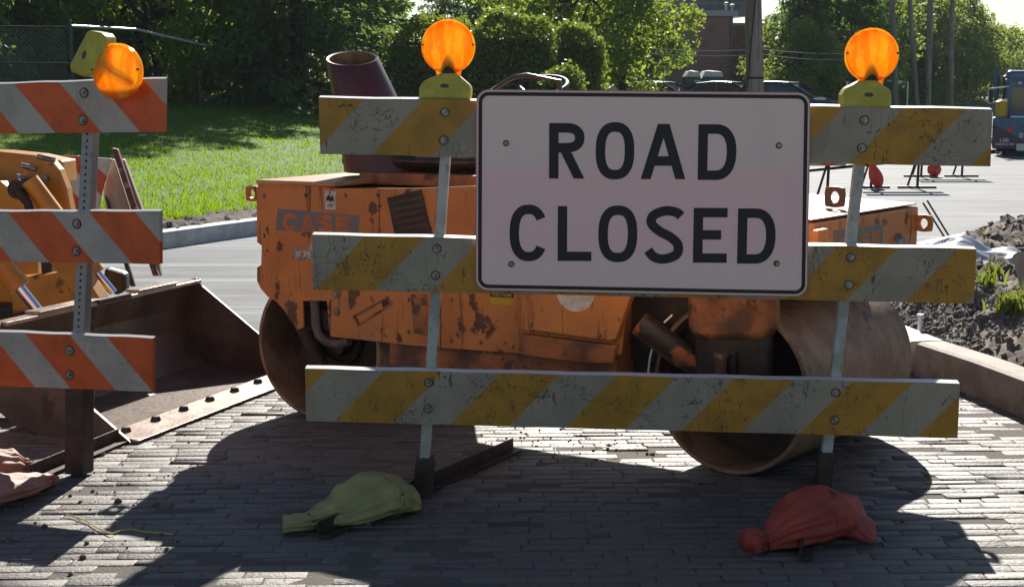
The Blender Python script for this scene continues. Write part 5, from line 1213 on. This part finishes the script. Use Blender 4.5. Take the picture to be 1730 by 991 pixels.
# ---- utility poles and wires
def pole(px0, py0, px1, Y, r, H, label, nm='utility_pole'):
    b = gp(px1, Y); a = at(px0, 0, Y); c = at(px1, 150, Y); d_ = (a - c) / (a.z - c.z); base = c + d_ * (b.z - c.z - .2); topp = c + d_ * (H - c.z)
    mb = MB(); mb.tube([tuple(base), tuple(base.lerp(topp, .5)), tuple(topp)], [r * 1.08, r, r * .72], 14); t = empty(nm, (base.x, base.y, b.z), label, 'utility pole', 'utility poles along the street'); mb.build('shaft', m_pole, t, smooth=True); return t, base, topp
pt, b_, t_ = pole(1272, 0, 1276, 29, .165, 10, 'thick near utility pole with a black cable, right of the brick building')
a = at(1262, 150, 28.75); c = at(1276, 0, 28.75); e = c + (c - a) * 1.2; mb = MB(); mb.tube([tuple(a), tuple(c), tuple(e)], .014, 6); mb.build('cable', m_black, pt, smooth=True)
p = at(1276, 132, 29); mb = MB(); mb.lathe([(.176, -.02), (.182, -.02), (.182, .02), (.176, .02)], (p.x, 29, p.z), 'z', 20, closed=True); mb.build('band', m_black, pt)
tops = [t_]
for x0, x1, Y, r, lab in ((1507, 1512, 56, .117, 'slim dark utility pole nearest the right amber light'), (1537, 1547, 60, .10, 'pale slim utility pole leaning left, second of the group'), (1572, 1568, 58, .12, 'slim utility pole leaning right, third of the group'), (1609, 1607, 64, .105, 'faint far utility pole against the leafy trees')):
    _, b2, t2 = pole(x0, 0, x1, Y, r, 9.5, lab); tops.append(t2)
def wire(A, B, sag, label, r=.012):
    mb = MB(); mb.tube([tuple(A.lerp(B, k / 12) - Vector((0, 0, sag * (1 - (2 * k / 12 - 1) ** 2)))) for k in range(13)], r, 5); o = mb.build('overhead_wire', m_wire, smooth=True); tag(o, label, 'wire', 'overhead wires'); return o
wire(at(1100, 82, 34), at(1285, 83, 40), .05, 'upper of two pale wires crossing in front of the brick building')
wire(at(1100, 91, 34), at(1285, 92, 40), .05, 'lower of two pale wires crossing in front of the brick building')
wire(at(1285, 83, 40), at(1568, 68, 72), .35, 'upper wire running from the thick pole behind the right amber light to the slim poles')
wire(at(1285, 92, 40), at(1568, 70, 72), .45, 'lower wire running from the thick pole behind the right amber light to the slim poles')
wire(at(1568, 106, 72), at(1800, 110, 80), .05, 'thin wire crossing the trees above the truck')
wire(at(1100, 2, 34), at(1275, 5, 38), .03, 'wire high above the flat roof of the brick building')
# ---- dumpster
dY = 50; p = gp(1191, dY); zt_ = at(1191, 131, dY).z; dt = empty('dumpster', p, 'green dumpster with two bulging pale lids in front of the brick building', 'dumpster')
x0, x1 = at(1159, 130, dY).x, at(1222, 130, dY).x
mb = MB(); mb.prism([(x0 + .06, p.z + .12), (x1 - .06, p.z + .12), (x1, zt_), (x0, zt_)], dY, dY + 1.2); mb.build('body', m_green, dt, bevel=.02)
for xa, xb in ((x0 - .02, (x0 + x1) / 2 - .12), ((x0 + x1) / 2 - .10, x1 + .02)):
    mb = MB(); mb.prism([(xa, zt_ + .005), (xb, zt_ + .005), (xb - .08, zt_ + .2), (xa + .14, zt_ + .24)], dY - .03, dY + 1.2); mb.build('lid', m_lid, dt, bevel=.05, seg=3, smooth=True)
for k in range(2): mb = MB(); mb.box((x0 + .4 + k * .55, dY - .02, zt_ - .12), (.22, .03, .05)); mb.build('label_plate', m_lid, dt)
for k in (x0 + .15, x1 - .15): mb = MB(); mb.lathe([(.0, -.03), (.07, -.03), (.07, .03), (0, .03)], (k, dY + .2, p.z + .07), 'y', 12); mb.build('wheel', m_tyre, dt)
# ---- parked cars
def car(label, paint):
    t = empty('parked_car', (0, 0, 0), label, 'car', 'cars parked behind the barricade'); L, Wd = 4.5, 1.75
    def loft(secs, nm, m, par, bev=0):      # secs: (x, halfwidth, zbot, ztop)
        mb = MB(); rings = []
        for x, hw, zb, zt in secs: rings.append([mb.bm.verts.new((x, s_ * hw * k, z)) for s_, k, z in ((-1, 1, zb), (-1, 1.0, zb + (zt - zb) * .6), (-1, .9, zt), (1, .9, zt), (1, 1.0, zb + (zt - zb) * .6), (1, 1, zb))])
        for A, B in zip(rings, rings[1:]):
            for k in range(6): mb.bm.faces.new((A[k], A[(k + 1) % 6], B[(k + 1) % 6], B[k]))
        mb.bm.faces.new(rings[0]); mb.bm.faces.new(rings[-1][::-1]); return mb.build(nm, m, par, bevel=bev, smooth=True, seg=3)
    loft([(-2.25, .74, .35, .82), (-2.1, .84, .22, .92), (-1.4, .875, .20, .96), (.55, .875, .20, .95), (1.2, .87, .2, .88), (1.95, .83, .22, .78), (2.2, .74, .3, .66)], 'body', paint, t, .03)
    loft([(-1.75, .72, .90, .96), (-1.05, .68, .90, 1.38), (-.45, .66, .90, 1.44), (.15, .66, .90, 1.41), (1.0, .72, .88, .94)], 'cabin_glass', m_glass, t, .02)
    mb = MB(); 
    loft([(-1.12, .60, 1.365, 1.40), (-.45, .61, 1.43, 1.465), (.18, .60, 1.40, 1.43)], 'roof', paint, t, .015)
    for s_ in (-1, 1):
        for xa, za, xb, zb in ((.18, 1.41, 1.0, .93), (-.35, 1.42, -.35, .95), (-1.1, 1.38, -1.75, .95)):
            mb = MB(); mb.tube([(xa, s_ * .62, za), (xb, s_ * .69, zb)], .03, 6); mb.build('pillar', paint, t)
        mb = MB(); mb.box((.72, s_ * .95, 1.0), (.12, .18, .12)); mb.build('mirror', paint, t, bevel=.03)
        mb = MB(); mb.box((2.12, s_ * .58, .68), (.16, .28, .11)); mb.build('headlight', m_lampglass, t, bevel=.03)
        for x in (-1.35, 1.38):
            mb = MB(); mb.lathe([(.17, -.10), (.30, -.10), (.325, -.07), (.325, .07), (.30, .10), (.17, .10)], (x, s_ * .80, .325), 'y', 28); wh = mb.build('wheel', m_tyre, t, smooth=True)
            mb = MB(); mb.lathe([(0, s_ * .06), (.10, s_ * .05), (.19, s_ * .09), (.2, 0)], (x, s_ * .80, .325), 'y', 20); mb.build('rim', m_rim, wh, smooth=True)
    return t
cars = []
base = car('x', m_carpaint[0])
CL = [(1322, 45, 'dark blue parked car nearest the road, seen right of the sign', -14), (1228, 49, 'parked car half hidden behind the green dumpster', -14), (1113, 49, 'dark parked car left of the green dumpster, only roof and windscreen showing above the sign', -14), (1010, 47, 'parked car furthest left above the top edge of the sign', -14)]
for i, (px, Y, lab, yaw) in enumerate(CL):
    c = base if i == 0 else copy_tree(base); p = at(px - 5, 137 if i < 3 else 141, Y); c.location = (p.x + .3, Y, p.z - 1.46); c.rotation_euler = (0, 0, R(-28)); c['label'] = lab
# lot surface under the cars (raised asphalt apron following the ground)
mb = MB(); n = 14
V = []; 
for i in range(n + 1):
    for j in range(n + 1):
        x = 1.5 + 11.5 * i / n; y = 40 + 14 * j / n; V.append((x, y, gz(x, y) + .035))
kind(np_mesh('parking_lot', np.array(V), np.array([(i * (n + 1) + j, (i + 1) * (n + 1) + j, (i + 1) * (n + 1) + j + 1, i * (n + 1) + j + 1) for i in range(n) for j in range(n)]), m_road))
for c in [base] + [o for o in COL.objects if o.name.startswith('parked_car') and o != base]:
    c.location.z = max(c.location.z, gz(c.location.x, c.location.y) + .03) if False else c.location.z
# grey pipe frame beside the right light
gt = empty('gate_frame', gp(1450, 52), 'pale grey pipe frame standing left of the right amber light', 'frame'); a = at(1431, 139, 52); b = at(1475, 139, 52)
mb = MB(); mb.tube([(a.x, 52, gp(1431, 52).z - .1), tuple(a), tuple(b), (b.x, 52, gp(1475, 52).z - .1)], .035, 8); mb.build('pipe', m_galv, gt, smooth=True)
sl = empty('street_lamp', gp(1520, 58), 'small white lamp head on a thin arm right of the right amber light', 'lamp'); a = at(1519, 139, 58); mb = MB(); mb.tube([(a.x + .35, 58, gp(1535, 58).z - .1), (a.x + .35, 58, a.z), tuple(a), (a.x - .5, 58, a.z + .06)], .03, 8); mb.build('arm', m_galv, sl, smooth=True); mb = MB(); mb.box((a.x - .05, 58, a.z), (.30, .2, .14)); mb.build('lamp_head', m_lid, sl, bevel=.04)
# ---- small road barricades with orange sandbags
def rb(loc, label, yaw, W_=.75, H_=1.05):
    t = empty('road_barricade', (0, 0, 0), label, 'barricade', 'small barricades down the road'); 
    for s_ in (-1, 1):
        mb = MB(); mb.tube([(s_ * W_ / 2, -.02, .03), (s_ * W_ / 2 + .03, 0, H_)], .022, 6); mb.tube([(s_ * W_ / 2 - .12, .12, .03), (s_ * W_ / 2, 0, .55)], .018, 6); mb.build('upright', m_rustpost, t)
        mb = MB(); mb.box((s_ * W_ / 2, 0, .018), (.62, .05, .035), None); mb.build('foot', m_rail, t)
    for z in (.92, .60): mb = MB(); mb.box((0, -.035, z), (W_ + .5, .02, .2)); mb.build('board', m_ow, t, uv=lambda c: ((c.x + c.z) / .4, c.z))
    t.location = loc; t.rotation_euler = (0, 0, yaw); return t
g1 = G(1510, 316); t1 = rb((g1.x, g1.y, -.02), 'nearest small barricade down the road, with a hanging orange sandbag', 0)
g2 = G(1590, 297); t2 = copy_tree(t1); t2.location = (g2.x, g2.y, -.02); t2['label'] = 'farther small barricade down the road with a squat orange sandbag'
g3 = G(1352, 337); t3 = copy_tree(t1); t3.location = (g3.x, g3.y, -.02); t3['label'] = 'small barricade mostly hidden behind the right edge of the sign, one leg showing'
def hang(px_pts, Y, rs, label):
    mb = MB(); mb.tube([tuple(at(x, y, Y)) for x, y in px_pts], rs, 14); o = mb.build('sandbag', m_bago, smooth=True)
    s = o.modifiers.new('sub', 'SUBSURF'); s.levels = s.render_levels = 1; return tag(o, label, 'sandbag', 'orange sandbags on the small barricades')
hang([(1470, 270), (1474, 282), (1478, 295), (1484, 308), (1486, 319)], g1.y - .1, [.015, .06, .12, .11, .03], 'orange sandbag hanging from the nearest small barricade, narrow at the top')
hang([(1572, 276), (1576, 283), (1581, 290), (1583, 298)], g2.y - .1, [.06, .13, .14, .04], 'squat orange sandbag lying on the foot of the farther small barricade')
# ---- dump truck at the right edge
YT = 33.5; tg = G(1745, 263); YT = tg.y; tx = lambda x: at(x, 200, YT).x; tz = lambda y: at(1700, y, YT).z
tk = empty('dump_truck', (tx(1745), YT, 0), 'blue and maroon dump truck facing the camera at the right edge', 'truck')
def tbox(x0, x1, y0, y1, d0, d1, nm, m, bev=.02, par=None):
    mb = MB(); za, zb = tz(y1), tz(y0); mb.box(((tx(x0) + tx(x1)) / 2, YT + (d0 + d1) / 2, (za + zb) / 2), (tx(x1) - tx(x0), d1 - d0, zb - za)); return mb.build(nm, m, par or tk, bevel=bev)
tbox(1681, 1830, 198, 250, 0, .5, 'front_panel', m_truckblue, .04)
fp = [(tx(1682), tz(209)), (tx(1732), tz(239)), (tx(1828), tz(239)), (tx(1828), tz(252)), (tx(1682), tz(252))]
mb = MB(); mb.prism(fp, YT - .02, YT + .05); mb.build('bumper', m_truckdark, tk, bevel=.01)
mb = MB(); mb.lathe([(0, -.03), (.075, -.03), (.075, 0)], (tx(1710), YT, tz(219)), 'y', 20); mb.build('emblem', m_red, tk)
mb = MB(); word(mb, 'LAID', tx(1694), tx(1708), tz(240), .085, .018, YT - .028, YT - .019); mb.build('lettering', m_lett, tk)
mb = MB(); word(mb, 'CONSTRUCTION', tx(1687), tx(1717), tz(246), .055, .010, YT - .028, YT - .019); mb.build('lettering', m_lett, tk)
mb = MB(); word(mb, 'D', tx(1725), tx(1731), tz(233), .12, .03, YT - .028, YT - .005); mb.build('lettering', m_lett, tk)
tbox(1721, 1745, 243, 255, -.035, -.021, 'number_plate', m_lid, .004)
mb = MB(); mb.lathe([(0, -.05), (.035, -.04), (.04, 0)], (tx(1696), YT - .02, tz(259)), 'y', 12); mb.build('fog_lamp', m_lid, tk, smooth=True)
tbox(1688, 1700, 258, 262, .3, .9, 'front_wheel_hub', m_tyre)
for x in (1698, 1812):
    mb = MB(); mb.lathe([(.2, -.14), (.46, -.14), (.5, -.1), (.5, .1), (.46, .14), (.2, .14)], (tx(x), YT + .75, .5), 'x', 28); mb.build('wheel', m_tyre, tk, smooth=True)
    mb = MB(); mb.lathe([(.2, -.14), (.46, -.14), (.5, -.1), (.5, .1), (.46, .14), (.2, .14)], (tx(x), YT + 4.6, .5), 'x', 28); mb.build('wheel', m_tyre, tk, smooth=True)
cbm = tbox(1700, 1812, 118, 200, .35, 1.9, 'cab', m_truckblue, .08)
tbox(1709, 1803, 146, 188, .335, .36, 'windscreen', m_glass, .01)
tbox(1698, 1814, 133, 138, .30, 1.95, 'visor', m_truckblue, .02)
for x in (1722, 1756, 1790): tbox(x - 3, x + 3, 138, 142, .28, .34, 'marker_lamp', m_lid, .01)
tbox(1709, 1803, 196, 199, -.02, .4, 'wiper_ledge', m_lid, .01)
mb = MB(); mb.lathe([(0, 0), (.13, 0), (.15, .04), (.15, .38), (.10, .42), (0, .42)], (tx(1694), YT + .2, tz(199)), 'z', 20); mb.build('air_cleaner', m_yel, tk, smooth=True)
mb = MB(); mb.tube([(tx(1684), YT + 1.6, tz(200)), (tx(1684), YT + 1.6, tz(118))], .06, 12); mb.build('exhaust_stack', m_truckblue, tk, smooth=True)
mb = MB(); mb.tube([(tx(1672), YT + .1, tz(174)), (tx(1672), YT + .1, tz(150)), (tx(1705), YT + .35, tz(146))], .018, 8); mb.tube([(tx(1672), YT + .1, tz(174)), (tx(1678), YT + .1, tz(174)), (tx(1704), YT + .35, tz(168))], .018, 8); mb.build('mirror_bracket', m_galv, tk, smooth=True)
tbox(1673, 1680, 151, 173, .06, .12, 'mirror', m_black, .01)
tbox(1694, 1802, 125, 205, 2.2, 6.0, 'dump_body', m_truckdark, .05)
tbox(1690, 1806, 205, 245, .5, 6.2, 'chassis', m_darkmach, .02)
tk.rotation_euler = (0, 0, R(-19))
# ---- thin summer haze
mh = bpy.data.materials.new('haze_air'); mh.use_nodes = True; t = mh.node_tree; t.nodes.remove(t.nodes['Principled BSDF'])
pv_ = t.nodes.new('ShaderNodeVolumePrincipled'); pv_.inputs['Color'].default_value = (.80, .88, 1, 1); pv_.inputs['Density'].default_value = .00035; pv_.inputs['Anisotropy'].default_value = .0
t.links.new(pv_.outputs[0], t.nodes['Material Output'].inputs['Volume'])
mb = MB(); mb.box((20, 55, 9), (260, 190, 20.2)); hz = mb.build('haze', mh); kind(hz, 'stuff')
